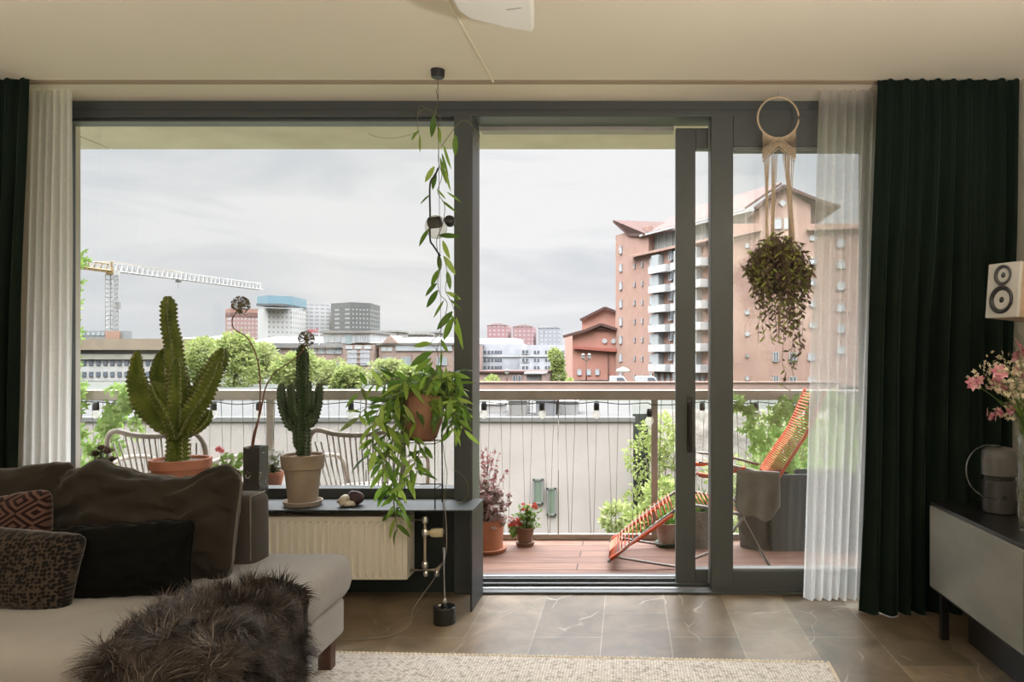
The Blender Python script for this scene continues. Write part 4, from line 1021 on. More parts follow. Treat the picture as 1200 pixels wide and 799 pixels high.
for (pts, n) in [([(470,462),(450,470),(437,500),(440,530)],9),([(468,465),(446,480),(446,520),(449,555)],11),([(472,470),(455,500),(452,545),(455,575)],11),([(474,470),(461,510),(461,560),(462,590),(466,622)],14),
                 ([(478,470),(470,530),(465,570),(470,600)],10),([(466,466),(440,472),(424,482),(420,490)],6),([(468,470),(446,500),(436,520),(432,535)],8),([(474,480),(459,520),(448,560),(450,580)],9),
                 ([(500,470),(520,476),(535,488),(545,505)],7),([(505,475),(525,490),(530,505)],6),([(482,510),(492,525),(486,545),(492,556)],7),([(475,500),(480,535),(476,560),(463,600)],8),([(508,465),(530,466),(545,478)],6),
                 ([(466,462),(445,452),(428,452),(420,462)],5),([(500,520),(484,545),(476,568)],6)]:
    hang([P(x, y, YH-.10-R2.uniform(0,.06)+(.03 if j == 0 else 0)) for j, (x, y) in enumerate(pts)], int(n*1.35), .096, .028)
# the vine climbing the cable: single leaves where they hang
LF = [(509,134,506,160,1),(490,153,482,163,1),(492,158,492,178,0),(515,150,515,168,1),(534,158,533,182,1),(520,170,527,197,0),(516,185,522,214,0),(509,195,498,213,1),(511,202,506,222,1),(518,180,524,205,0),(522,198,526,222,0),
      (504,228,492,238,0),(512,222,522,232,0),(524,225,540,236,0),(518,235,534,248,0),(503,268,490,287,1),(514,276,538,276,1),(519,282,526,303,1),(520,300,534,321,1),(514,298,516,318,1),(514,316,505,335,1),(524,318,528,338,1),
      (512,332,497,346,1),(523,342,540,350,1),(533,345,536,352,1),(513,340,500,360,1),(520,352,508,372,0),(526,350,541,362,0),(526,366,535,378,0),(530,365,512,386,1),(531,372,519,398,1),(535,372,541,408,0),(533,380,538,396,1),
      (505,402,484,405,1),(507,412,479,428,1),(505,420,484,436,1),(507,424,496,438,1),(518,410,516,430,0),(517,398,524,412,1),(512,432,518,444,1),(500,440,490,456,1),(508,445,512,460,1),(494,446,480,440,1),(503,452,520,446,1)]
R3 = random.Random(2)
for (x0_, y0_, x1_, y1_, g) in LF:
    a = P(x0_, y0_, 3.345); b = P(x1_, y1_, 3.345+R3.uniform(-.03,.03)); L_ = (b-a).length
    lf.leaf(a, b-a, V((R3.uniform(-.5,.5),-1,.3)), L_*1.04, max(.022, L_*.33) if g else max(.012, L_*.16), .12, .2, 5)
def vine(pts, r=.0018, dy=0): st.tube(smooth_path([PC(x, y, dy) for x, y in pts], 5), r, 5)
vine([(498,455),(508,440),(514,425),(512,410),(505,402),(515,390),(521,372),(524,355),(516,345),(513,330),(516,312),(513,296),(512,280),(519,262),(521,240),(513,225),(518,206),(514,190),(514,170),(513,150),(509,138),(513,120),(511,104)], .0017)
vine([(520,300),(524,320),(522,340),(528,352),(533,368),(528,385),(517,398),(512,410)], .0015)
vine([(513,135),(500,128),(493,124),(490,132),(489,145),(491,158)], .0016); vine([(491,132),(499,127),(512,133),(517,140),(514,148)], .0016)
vine([(517,172),(527,158),(535,147),(543,141),(550,144),(557,152),(562,160),(558,168),(560,176)], .0018, .02); vine([(493,152),(480,158),(460,162),(440,160),(432,156)], .0010, .0)
vine([(518,500),(520,530),(524,555),(521,585),(521,598)], .0016, .02); vine([(530,550),(541,556),(549,570),(546,584),(534,590)], .0014, .05); vine([(475,452),(484,410),(492,395)], .0010, .1)
lf.build('leaves', HOYA, hp_, smooth=True, recalc=False); st.build('vines', hv, hp_, smooth=True, recalc=False)

# ---------------------------------------------------------------- macrame hanger with trailing plant
YM = 3.64; cr = noisy('cotton_cord', (.46,.36,.26), (.60,.49,.37), 120, .9, bmp=.5)
mh = empty('macrame_hanger', P(912,280,YM), 'macrame plant hanger with a ring and knotted beige cords hung from the ceiling', 'plant hanger')
hk = P(912,113,YM); rc_ = P(912,138,YM); rr4 = S(24,YM)
MB().tube([rc_+V((rr4*math.cos(2*PI*k/48), .0, rr4*math.sin(2*PI*k/48))) for k in range(48)], .0048, 8, closed=True).build('ring', noisy('wood_ring', (.50,.38,.26), (.58,.46,.33), 20, .6), mh, smooth=True)
MB().tube(smooth_path([V((hk.x,YM,2.499)), V((hk.x,YM,2.48)), V((hk.x+.009,YM,2.468)), V((hk.x+.004,YM,rc_.z+rr4+.002)), V((hk.x-.008,YM,rc_.z+rr4+.008))], 5), .002, 6).build('ceiling_hook', M['steel'], mh, smooth=True)
kn = MB()
xa, xb = PX(894,YM), PX(932,YM); zt0 = PZ(153,YM)
ncol = 26
for i in range(ncol+1):
    u = i/ncol; x = xa+(xb-xa)*u
    ztop = rc_.z-math.sqrt(max(0, rr4**2-(x-rc_.x)**2))+.004 if abs(x-rc_.x) < rr4 else zt0
    ztop = min(ztop, PZ(150,YM)); m = abs(u-.5)*2; zlow = PZ(170,YM)-(PZ(170,YM)-PZ(186,YM))*m
    kn.tube([(x,YM-.002,ztop),(x,YM-.002,zlow)], .0034, 5)
    # diagonal knot ridges
for row in range(5):
    for sgn in (-1,1):
        pts = []
        for k in range(22):
            t = k/21; pts.append((rc_.x+sgn*t*(xb-xa)/2, YM-.007, PZ(161+row*3.2,YM)-(PZ(170,YM)-PZ(186,YM))*t))
        kn.tube(pts, [.0026+.0012*(k%2) for k in range(22)], 5)
kn.build('knotted_panel', cr, mh)
potc = V((PX(913,YM),YM,PZ(330,YM)))
for (x0_, x1_, xt_, dy) in ((895,902,899,-.03),(904,911,905,.05),(917,924,930,-.02),(920,931,926,.05)):
    b = MB()
    for k in range(5):
        a = P(x0_+(x1_-x0_)*k/4, 180, YM-.003+.006*(k%2)); m_ = P(x0_+(x1_-x0_)*k/4*.5+(xt_-x0_)*.45, 225, YM+dy*.5+.002*k); e_ = P(xt_+(k-2)*.7, 284, YM+dy); e2 = potc+V((.75*(e_.x-potc.x)*1.2, dy*1.5, -.01))
        b.tube(smooth_path([a, m_.lerp(a,.1)+V((rnd(-.003,.003),0,0)), e_, e2], 6), .0021+.0004*(k%2), 5)
    b.build('cord_bundle', cr, mh, smooth=True)
MB().tube([potc+V((0,0,-.115)), potc+V((0,0,-.30))], [.012,.004], 8).build('tassel', cr, mh)
mp_ = empty('hanging_plant', potc+V((0,0,-.11)), 'bushy dark green and purple trailing plant hanging in the macrame holder', 'plant')
MB().lathe([(.03,-.06),(.055,-.05),(.070,.0),(.075,.09),(.068,.09),(.066,.07),(.001,.07)], potc, 24, cap=False).build('pot', noisy('dark_pot', (.03,.025,.02), (.06,.05,.04), 9, .6), mp_, smooth=True)
TR = leafmat('purple_green_leaf', [(0,(.10,.065,.05)),(.35,(.26,.18,.14)),(.60,(.22,.20,.09)),(.86,(.32,.36,.09)),(1,(.46,.55,.14))], .4, .45)
lf = MB(); st = MB(); R4 = random.Random(11)
tp_ = potc+V((0,0,.10))
def wid(z):      # half-width of the mass by height above the pot
    return 0
for i in range(190):
    a = R4.uniform(0, 2*PI); c_, s_ = math.cos(a), math.sin(a)
    out = R4.uniform(.05,.18); rise = R4.uniform(-.02,.15)*(1-(out/.2)**2)+.01; drop = abs(R4.gauss(0,.22))*(1.15-.5*out/.175)+.05
    drop = min(drop, .56)
    if c_ < -.2: drop *= .72
    x_end = c_*out*(1-.35*min(1,drop/.5))+.022*drop/.4
    p = [tp_+V((c_*.03, s_*.03, -.02)), tp_+V((c_*out*.75, s_*out*.6, rise)), tp_+V((c_*out*1.0, s_*out*.72, rise*.2-.05)), tp_+V(((c_*out+x_end)/2, s_*out*.68, -drop*.55)), tp_+V((x_end, s_*out*.62, -drop))]
    p = [V((q.x, min(q.y, 3.725), q.z)) for q in p]
    pp = smooth_path(p, 6); st.tube(pp, .0010, 3); Ls = sum((pp[k+1]-pp[k]).length for k in range(len(pp)-1)); n = int(Ls/.021)
    for k in range(n):
        t = (k+.5)/n*(len(pp)-1); q = int(min(t, len(pp)-2)); b = pp[q].lerp(pp[q+1], t-q); d = (pp[q+1]-pp[q]).normalized()
        sd = rdir(); sd = (sd-d*sd.dot(d)).normalized()
        lf.leaf(b, sd*1.0+d*.6+V((0,0,-.25)), d.cross(sd)+rdir()*.6, R4.uniform(.022,.042), R4.uniform(.011,.017), .25, .25, 3)
for pts in ([(918,400),(917,425),(921,440),(917,450),(926,458)], [(930,400),(926,420),(930,440)], [(905,360),(890,375),(889,402)], [(935,380),(938,405),(934,425)]):
    pp = smooth_path([P(x, y, YM-.05) for x, y in pts], 6); st.tube(pp, .0013, 4)
    for k in range(1, len(pp), 2):
        sd = rdir(); lf.leaf(pp[k], sd+V((0,0,-.5)), rdir(), R4.uniform(.024,.038), .013, .2, .2, 3)
lf.build('leaves', TR, mp_, recalc=False); st.build('stems', mat('purple_stem', (.10,.05,.04), .6), mp_, recalc=False)
# ---------------------------------------------------------------- balcony: rattan chairs
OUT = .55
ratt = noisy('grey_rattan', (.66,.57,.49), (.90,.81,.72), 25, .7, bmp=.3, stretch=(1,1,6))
def rattan_chair(x, y, rz, label):
    e = empty('rattan_chair', (x,y,DZ), label, 'chair', 'rattan chairs on the balcony')
    base = V((x,y,DZ)); Q = rotz(rz)
    def T(px_, py_, pz_): return base+Q@V((px_,py_,pz_))
    # the back leans away from the camera's side; the seat reaches behind it
    hp = [(-.22,.0,.43),(-.265,-.03,.60),(-.280,-.06,.76),(-.235,-.075,.835),(-.12,-.075,.815),(0,-.075,.808),(.12,-.075,.818),(.22,-.07,.828),(.275,-.06,.75),(.262,-.03,.60),(.22,.0,.43)]
    hoop = smooth_path([T(*p) for p in hp], 6)
    MB().tube(hoop, .0145, 10).build('back_hoop', ratt, e, smooth=True)
    sl_ = MB()
    n = 15
    for k in range(n):
        t = (k+.5)/n; xb = -.20+.40*t; xt = -.262+.524*t
        zt_ = .815+.012*math.cos(t*2*PI) if .12 < t < .88 else .77
        sl_ = MB().tube([T(xb,.0,.455), T((xb+xt)/2,-.04,.63), T(xt*.97,-.073,zt_)], .0052, 6)
        sl_.build('back_spindle', ratt, e, smooth=True)
    ar = smooth_path([T(-.272,-.04,.64), T(-.30,.12,.66), T(-.28,.36,.62), T(-.26,.43,.45)], 6); MB().tube(ar, .013, 8).build('arm', ratt, e, smooth=True)
    ar = smooth_path([T(.272,-.04,.64), T(.30,.12,.66), T(.28,.36,.62), T(.26,.43,.45)], 6); MB().tube(ar, .013, 8).build('arm', ratt, e, smooth=True)
    ring = [T(.27*math.cos(a)*(1 if abs(math.cos(a)) < 2 else 1), .215+.235*math.sin(a), .44) for a in [2*PI*k/36 for k in range(36)]]
    MB().tube(ring, .016, 8, closed=True).build('seat_ring', ratt, e, smooth=True)
    MB().lathe([(.001,.0),(.235,.0),(.238,.012),(.001,.018)], T(0,.215,.435), 30, cap=False).build('woven_seat', ratt, e, smooth=True)
    for sx, yy in ((-1,.03),(1,.03),(-1,.40),(1,.40)):
        MB().tube([T(sx*.20,yy,.43), T(sx*.235,yy+(-.03 if yy < .2 else .03),.0)], .013, 8).build('leg', ratt, e, smooth=True)
    return e
rattan_chair(PX(191,4.28), 4.28, 0, 'grey rattan armchair on the balcony behind the big cactus')
rattan_chair(PX(424,4.36), 4.34, -.05, 'grey rattan armchair on the balcony behind the shell and stone')
# ---------------------------------------------------------------- plants in pots outside
def pot(e, c, rt_, rb, h, m, rim=.03, saucer=None, sm=None):
    z = 0
    if saucer: MB().lathe([(.001,0),(saucer*.9,0),(saucer,.02),(saucer,.026),(saucer*.9,.026),(.001,.012)], c, 30, cap=False).build('saucer', sm or m, e, bevel=.001); z = .012
    c = c+V((0,0,z)); MB().lathe([(.001,0),(rb,0),(rt_*.94,h-rim),(rt_,h-rim),(rt_*1.01,h),(rt_*.9,h),(rt_*.88,h-.03),(.001,h-.03)], c, 32, cap=False).build('pot', m, e, bevel=.002)
    MB().lathe([(rt_*.87,h-.028),(.001,h-.018)], c, 20, cap=False).build('soil', soil, e)
    return c+V((0,0,h-.02))
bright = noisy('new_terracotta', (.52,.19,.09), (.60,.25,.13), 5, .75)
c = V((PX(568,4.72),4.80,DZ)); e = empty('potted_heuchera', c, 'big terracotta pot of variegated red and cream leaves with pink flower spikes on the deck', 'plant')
t = pot(e, c, .115, .10, .20, bright, .0, .125)
lf = MB(); st = MB(); fl_ = MB()
for i in range(150):
    a = rnd(0,2*PI); r = rnd(.02,.19)*rnd(.5,1); tip = t+V((r*math.cos(a), r*.8*math.sin(a), rnd(-.02,.28)*(1-r*2.2)))
    if tip.y > 5.02: tip.y = 5.02
    st.tube([t+V((rnd(-.05,.05),rnd(-.05,.05),-.01)), tip], .0012, 3); u, w = basis(V((rnd(-.7,.7),rnd(-1,0),rnd(.1,1))))
    for k in range(5):
        an = 2*PI*k/5; lf.leaf(tip, u*math.cos(an)+w*math.sin(an), (0,-.5,1), rnd(.020,.032), .028, .3, .1, 3)
for i in range(26):
    a = rnd(0,2*PI); r = rnd(.02,.16); tip = t+V((r*math.cos(a)*1.2, r*.6*math.sin(a), rnd(.25,.50)))
    if tip.y > 5.03: tip.y = 5.03
    b = t+V((rnd(-.04,.04),rnd(-.04,.04),0)); st.tube(smooth_path([b, b.lerp(tip,.5)+V((0,0,.03)), tip],3), .0012, 3)
    for k in range(12): flower(fl_, b.lerp(tip, rnd(.72,1))+rdir()*.010, .010, 4)
lf.build('leaves', leafmat('variegated_leaf', [(0,(.16,.03,.035)),(.3,(.35,.12,.11)),(.6,(.50,.36,.30)),(1,(.62,.55,.45))], .5, .3), e, recalc=False); st.build('stems', mat('reddish_stem', (.28,.12,.09), .6), e); fl_.build('flower_spikes', leafmat('coral_pink', [(0,(.60,.18,.20)),(1,(.75,.45,.42))], .5, .3), e, recalc=False)
c = V((PX(615.5,4.95),4.95,DZ)); e = empty('potted_begonia', c, 'small brown clay pot with green leaves and red flowers beside the big terracotta pot', 'plant')
t = pot(e, c, .062, .045, .115, noisy('brown_pot', (.22,.12,.075), (.30,.17,.11), 9, .8), .02, .062)
REDP = leafmat('red_petals', [(0,(.80,.06,.05)),(1,(.95,.20,.14))],.5,.3)
lf = MB(); st = MB(); fl_ = MB()
for i in range(130):
    a = rnd(0,2*PI); r = rnd(.0,.10); tip = t+V((r*math.cos(a)+.02, r*.5*math.sin(a), rnd(.0,.15)))
    st.tube([t, tip], .001, 3)
    for k in range(4): lf.leaf(tip, rdir(-.2,1), rdir(), rnd(.018,.03), .010, .3, .1, 3)
for i in range(34):
    cc = t+V((-.06+rnd(-.05,.04), rnd(-.05,.02), .05+rnd(-.02,.03))); flower(fl_, cc, .016, 5)
for i in range(8): h_ = MB(); flower(h_, t+V((rnd(-.02,.08), rnd(-.04,.0), rnd(.12,.18))), .016, 6); h_.build('bloom', REDP, e, recalc=False)
for i in range(9):
    cc = t+V((-.09+rnd(-.03,.04), rnd(-.04,.02), rnd(-.06,.03))); lf.leaf(cc, rdir(-.6,.2), (0,-1,.4), .05, .045, .2, .1, 4)
lf.build('leaves', leafmat('lime_leaf', [(0,(.15,.30,.04)),(1,(.32,.50,.10))],.5,.5), e, recalc=False); st.build('stems', stemm, e); fl_.build('red_blooms', REDP, e, recalc=False)
c = V((PX(783,4.95),4.95,DZ)); e = empty('potted_plant', c, 'white-stained terracotta pot on a green saucer by the end of the red lounger', 'plant')
gsau = mat('green_saucer', (.05,.10,.05), .5)
lime = noisy('lime_stained_clay', (.42,.15,.08), (.62,.52,.44), 6, .85)
t = pot(e, c, .085, .065, .145, lime, .03, .09, gsau); lf = MB()
for i in range(60): lf.leaf(t+V((rnd(-.05,.05),rnd(-.05,.05),0)), V((rnd(-.8,.8),rnd(-.6,.6),1)), rdir(), rnd(.07,.16), .010, .5, .2, 4)
lf.build('leaves', LEAFG, e, recalc=False)
# terracotta pot with pale flowers on a small round table
c = V((PX(321,4.42),4.42,DZ)); tt = empty('side_table', c, 'small round grey metal table on the balcony between the rattan chairs', 'table')
hz = PZ(571,4.42); gm = mat('table_grey', (.20,.20,.19), .5, .4)
MB().lathe([(.001,0),(.20,0),(.20,.014),(.001,.014)], (c.x,c.y,hz-.014), 36, cap=False).build('table_top', gm, tt)
MB().lathe([(.012,0),(.012,hz-DZ-.014)], c, 12).build('column', gm, tt); MB().lathe([(.001,0),(.15,0),(.15,.01),(.02,.016)], c, 30, cap=False).build('foot', gm, tt)
c = V((PX(320,4.42),4.42,hz)); e = empty('potted_flowers', c, 'terracotta pot of pale pink and white flowers between the rattan chairs', 'plant')
t = pot(e, c, .062, .045, .095, terra, .025); lf = MB(); st = MB(); fl_ = MB()
for i in range(60):
    a = rnd(0,2*PI); r = rnd(0,.085); tip = t+V((r*math.cos(a), r*.7*math.sin(a), rnd(.02,.16))); st.tube([t, tip], .001, 3)
    if i % 2: flower(fl_, tip, .016, 5)
    for k in range(2): lf.leaf(t.lerp(tip,rnd(.3,1)), rdir(-.2,1), rdir(), .03, .012, .3, .1, 3)
lf.build('leaves', leafmat('plum_leaf', [(0,(.12,.06,.07)),(.5,(.18,.2,.08)),(1,(.3,.35,.15))],.5,.4), e, recalc=False); st.build('stems', stemm, e); fl_.build('pale_blooms', leafmat('pale_pink', [(0,(.75,.6,.6)),(1,(.85,.82,.8))],.5,.4), e, recalc=False)
# ---------------------------------------------------------------- folding lounger seen from the side
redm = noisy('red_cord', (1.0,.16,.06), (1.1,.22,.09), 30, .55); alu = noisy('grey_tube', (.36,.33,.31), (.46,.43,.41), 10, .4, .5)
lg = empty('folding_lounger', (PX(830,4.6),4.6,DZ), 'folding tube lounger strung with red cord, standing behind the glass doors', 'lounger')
YA, YBk = 4.40, 4.88
def q5(x, y): s_ = 4.45; return (PX(x,s_), PZ(y,s_))
def side(pts, Y): return [V((q5(x,y)[0], Y, q5(x,y)[1])) for x, y in pts]
foot = [(714,655),(722,647),(755,617),(790,592)]
backp = [(906,560),(914,546),(926,528),(938,512),(950,488),(962,462)]
for Y in (YA, YBk):
    MB().tube(smooth_path(side([(713,656),(722,648),(790,596),(812,590),(880,600),(905,566)], Y), 4), .010, 8).build('seat_tube', alu, lg, smooth=True)
    MB().tube(smooth_path(side([(905,566),(916,549),(932,524),(944,505),(956,478),(964,458)], Y), 4), .011, 8).build('back_tube', redm, lg, smooth=True)
    MB().tube(smooth_path(side([(716,652),(788,600)], Y), 2), .015, 8).build('footrest_tube', redm, lg, smooth=True)
    MB().tube(smooth_path(side([(722,646),(724,650),(740,653),(790,661),(800,662)], Y), 4), .008, 8).build('foot_tube', alu, lg, smooth=True)
    MB().tube(side([(858,582),(902,664)], Y), .009, 8).build('front_leg', alu, lg, smooth=True)
    MB().tube(smooth_path(side([(896,566),(846,634),(806,654),(792,662)], Y), 3), .009, 8).build('rear_leg', alu, lg, smooth=True)
    MB().tube(smooth_path(side([(818,540),(860,545),(904,556)], Y), 3), .009, 8).build('arm_tube', alu, lg, smooth=True)
    MB().tube(smooth_path(side([(815,553),(830,556),(862,549),(872,547)], Y), 3), .014, 8).build('armrest', redm, lg, smooth=True)
for n_, poly in (('footrest_cord', foot), ('back_cord', backp)):
    pp = side(poly, YA); k_ = 0; mb = MB(); pp = smooth_path(pp, 8)
    L_ = 0
    for i in range(0, len(pp)):
        for dd in (0,):
            if i+1 < len(pp): p = pp[i].lerp(pp[i+1], dd); mb.tube([p, V((p.x,YBk,p.z))], .0042, 5)
    mb.build(n_, redm, lg, smooth=True)
mb = MB(); pp = smooth_path(side([(800,592),(830,592),(880,600),(900,576)], YA), 8)
for p in pp: mb.tube([p, V((p.x,YBk,p.z))], .0042, 5)
mb.build('seat_cord', redm, lg, smooth=True)
for x, y in ((722,650),(902,663),(800,662)):
    p = side([(x,y)], YA)[0]; MB().tube([p, V((p.x,YBk,p.z))], .008, 8).build('cross_tube', alu, lg, smooth=True)
# cloth over the arm
bl = MB(); n = 24
def bpt(i, j):
    u = i/n; v = j/n; x = PX(863+50*u-3*v*(1-u), 4.40); y = YA-.022-.010*math.sin(u*14+v*2)*v-.02*v; z = PZ(551+u*3,4.40)-v*(.20+.08*math.sin(u*3)+.02*math.sin(u*11))
    return V((x, y, z))
bl.add([bpt(i,j) for i in range(n+1) for j in range(n+1)], [(i*(n+1)+j,(i+1)*(n+1)+j,(i+1)*(n+1)+j+1,i*(n+1)+j+1) for i in range(n) for j in range(n)])
def b2(i, j):
    u = i/n; v = j/6; p = bpt(i, 0); return V((p.x, p.y+.06*v, p.z+.014*math.sin(PI*v)-.02*v))
bl.add([b2(i,j) for i in range(n+1) for j in range(7)], [(i*7+j,(i+1)*7+j,(i+1)*7+j+1,i*7+j+1) for i in range(n) for j in range(6)])
tag(bl.build('blanket', noisy('grey_brown_cloth', (.24,.215,.185), (.32,.29,.255), 12, .95, bmp=.3), None, smooth=True, solid=.006, recalc=False), 'grey-brown cloth hanging over the arm of the red lounger', 'blanket')
# planters
c = V((PX(930,5.0)+.25,4.93,DZ)); pl = empty('planter_box', c, 'long dark grey planter box on the balcony behind the right glass pane', 'planter')
px0 = PX(905,4.8); dark = mat('dark_grey_planter', (.060,.068,.068), .6)
MB().span((px0,4.80,DZ), (2.3,4.82,PZ(556,4.8))).span((px0,5.04,DZ), (2.3,5.06,PZ(556,4.8))).span((px0,4.82,DZ), (px0+.02,5.04,PZ(556,4.8))).span((2.28,4.82,DZ), (2.3,5.04,PZ(556,4.8))).build('box', dark, pl, bevel=.003)
MB().span((px0+.02,4.82,PZ(556,4.8)-.06), (2.28,5.04,PZ(556,4.8)-.04)).build('soil', soil, pl)
c = V((PX(884,4.93),4.93,DZ)); e = empty('dark_pot', c, 'tall dark round pot standing behind the lounger legs', 'pot')
MB().lathe([(.001,0),(.095,0),(.125,.34),(.13,.36),(.115,.36),(.11,.32),(.001,.32)], c, 30, cap=False).build('pot_body', mat('charcoal_pot', (.035,.033,.030), .6), e, smooth=False, bevel=.002)
MB().lathe([(.11,.325),(.001,.335)], c, 20, cap=False).build('soil', soil, e)
c = V((PX(822,4.95),4.95,DZ)); e = empty('wicker_pot', c, 'grey woven basket pot with a green plant behind the sliding door', 'planter')
wick = noisy('woven_grey', (.20,.19,.165), (.34,.32,.28), 60, .9, bmp=.8, stretch=(1,1,2))
MB().lathe([(.001,0),(.085,0),(.098,.23),(.10,.24),(.09,.24),(.088,.21),(.001,.21)], c, 30, cap=False).build('basket', wick, e, smooth=False)
lf = MB()
for i in range(70): lf.leaf(c+V((rnd(-.05,.05),rnd(-.05,.05),.21)), V((rnd(-.6,.6),rnd(-.5,.3),1)), rdir(), rnd(.06,.20), .022, .5, .2, 4)
lf.build('leaves', LEAFG, e, recalc=False)
# ---------------------------------------------------------------- climbing vines on the railing
IVY = leafmat('climber_leaf', [(0,(.34,.58,.12)),(.5,(.52,.78,.20)),(1,(.75,.98,.38))], .5, .6)
def climber(label, spots, seed, loc):
    e = empty('climbing_vine', loc, label, 'climbing plant'); lf = MB(); st = MB(); Rq = random.Random(seed)
    for (pts, n, L_) in spots:
        pp = smooth_path([P(x, y, YR-.03) for x, y in pts], 8); st.tube([p+V((0,Rq.uniform(-.01,.01),0)) for p in pp], .0020, 4)
        for k in range(n):
            t = Rq.uniform(0, len(pp)-1.01); q = int(t); b = pp[q].lerp(pp[q+1], t-q)+V((Rq.uniform(-.05,.05), Rq.uniform(-.05,.03), Rq.uniform(-.04,.04)))
            u, w = basis(V((Rq.uniform(-.5,.5),-1,Rq.uniform(-.1,.9)))); a0 = Rq.uniform(0,6)
            l = L_*Rq.uniform(.7,1.3)
            for an in (0,1.05,-1.05,2.2,-2.2):
                lf.leaf(b, u*math.cos(a0+an)+w*math.sin(a0+an), (0,-1,.3), l*(1-.14*abs(an)), l*.42, .15, .1, 3)
    lf.build('leaves', IVY, e, recalc=False); st.build('stems', mat('climber_stem', (.12,.10,.05), .7), e)
climber('light green climbing vine with lobed leaves on the railing at the far left', [
  ([(92,560),(95,500),(92,450),(91,400),(92,350),(92,290)], 60, .045), ([(95,555),(110,530),(120,505),(128,480)], 46, .050), ([(125,500),(140,480),(152,465),(140,455)], 44, .055), ([(150,470),(160,490),(165,512)], 20, .045),
  ([(90,590),(105,560),(125,545)], 50, .05), ([(135,530),(130,500),(138,470)], 34, .055), ([(90,540),(100,575)], 30, .05)], 3, (PX(95,YR),YR-.03,DZ))
climber('light green climbing vine with small leaves on the railing at the far right', [
  ([(880,560),(884,520),(880,485),(865,472)], 46, .045), ([(905,560),(900,520),(905,490),(920,470)], 70, .045), ([(930,560),(925,520),(930,480),(945,465)], 80, .045), ([(955,560),(950,520),(955,480),(975,465)], 80, .045),
  ([(980,560),(978,510),(985,470)], 60, .045), ([(915,545),(890,520),(870,500)], 40, .04), ([(1005,560),(1000,510),(1010,470)], 60, .045), ([(1030,560),(1025,500),(1035,465)], 50, .045)], 5, (PX(930,YR),YR-.03,PZ(560,YR)))
# ---------------------------------------------------------------- the town beyond the balcony
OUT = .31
GZ = -3.3
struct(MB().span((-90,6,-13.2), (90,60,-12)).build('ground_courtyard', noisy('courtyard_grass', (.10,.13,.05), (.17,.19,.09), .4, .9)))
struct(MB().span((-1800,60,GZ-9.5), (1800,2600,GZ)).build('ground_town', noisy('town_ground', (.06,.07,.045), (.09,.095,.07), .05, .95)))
gl = mat('far_window_glass', (.20,.23,.27), .15, 0, .8); glb = mat('pale_window_glass', (.85,.88,.90), .3); wf = mat('white_frame', (.80,.80,.80), .6)
def winmesh(name, w, h, m, d=.12, frame=None, fr=.10, cross=False):
    """a window with a frame round its glass, standing in XZ, front at -Y"""
    b = MB(); b.box((0,0,0), (w,d,h)); me = bpy.data.meshes.new(name)
    nf = len(b.f)
    if frame:
        for (a, c) in (((-w/2,-h/2),(w/2,-h/2+fr)),((-w/2,h/2-fr),(w/2,h/2)),((-w/2,-h/2),(-w/2+fr,h/2)),((w/2-fr,-h/2),(w/2,h/2)))+((((-fr/2,-h/2),(fr/2,h/2)),) if cross else ()):
            b.span((a[0],-d/2-.05,a[1]), (c[0],-d/2,c[1]))
    me.from_pydata(b.v, [], b.f); me.update(); me.materials.append(m)
    if frame:
        me.materials.append(frame)
        for i, p in enumerate(me.polygons): p.material_index = 1 if i >= nf else 0
    return me
def put(parent, me, loc, name='window', rz=0):
    o = bpy.data.objects.new(name, me); C.objects.link(o); o.parent = parent; o.location = V(loc)-WO[parent.name]; o.rotation_euler = (0,0,rz); return o
def wall(name, m, sc_=.5, lo=.9, hi=1.08, bmp=0): return noisy(name, tuple(c*lo for c in m), tuple(min(1,c*hi) for c in m), sc_, .9, detail=3)  # town walls are kept pale: distance haze is put into their colours
def bldg(name, px0, px1, ytop, Y, depth, m, label, cat='building', group=None, z0=GZ):
    x0, x1, zt = PX(px0,Y), PX(px1,Y), PZ(ytop,Y)
    e = empty(name, ((x0+x1)/2, Y+depth/2, z0), label, cat, group)
    MB().span((x0,Y,z0), (x1,Y+depth,zt)).build('wall', m, e)
    return e
def rows(e, Y, xs, ys, wpx, hpx, m, frame=None, lim=100, cnt=[0], name='window', cross=False):
    me = winmesh(name, S(wpx,Y), S(hpx,Y), m, .2, frame, S(.45,Y), cross)
    for y in ys:
        for x in xs: put(e, me, (PX(x,Y), Y-.08, PZ(y,Y)), name)
def roofband(e, px0, px1, y0, y1, Y, depth, m, out=.3, name='roof'):
    MB().span((PX(px0,Y),Y-out,PZ(y1,Y)), (PX(px1,Y),Y+depth,PZ(y0,Y))).build(name, m, e)
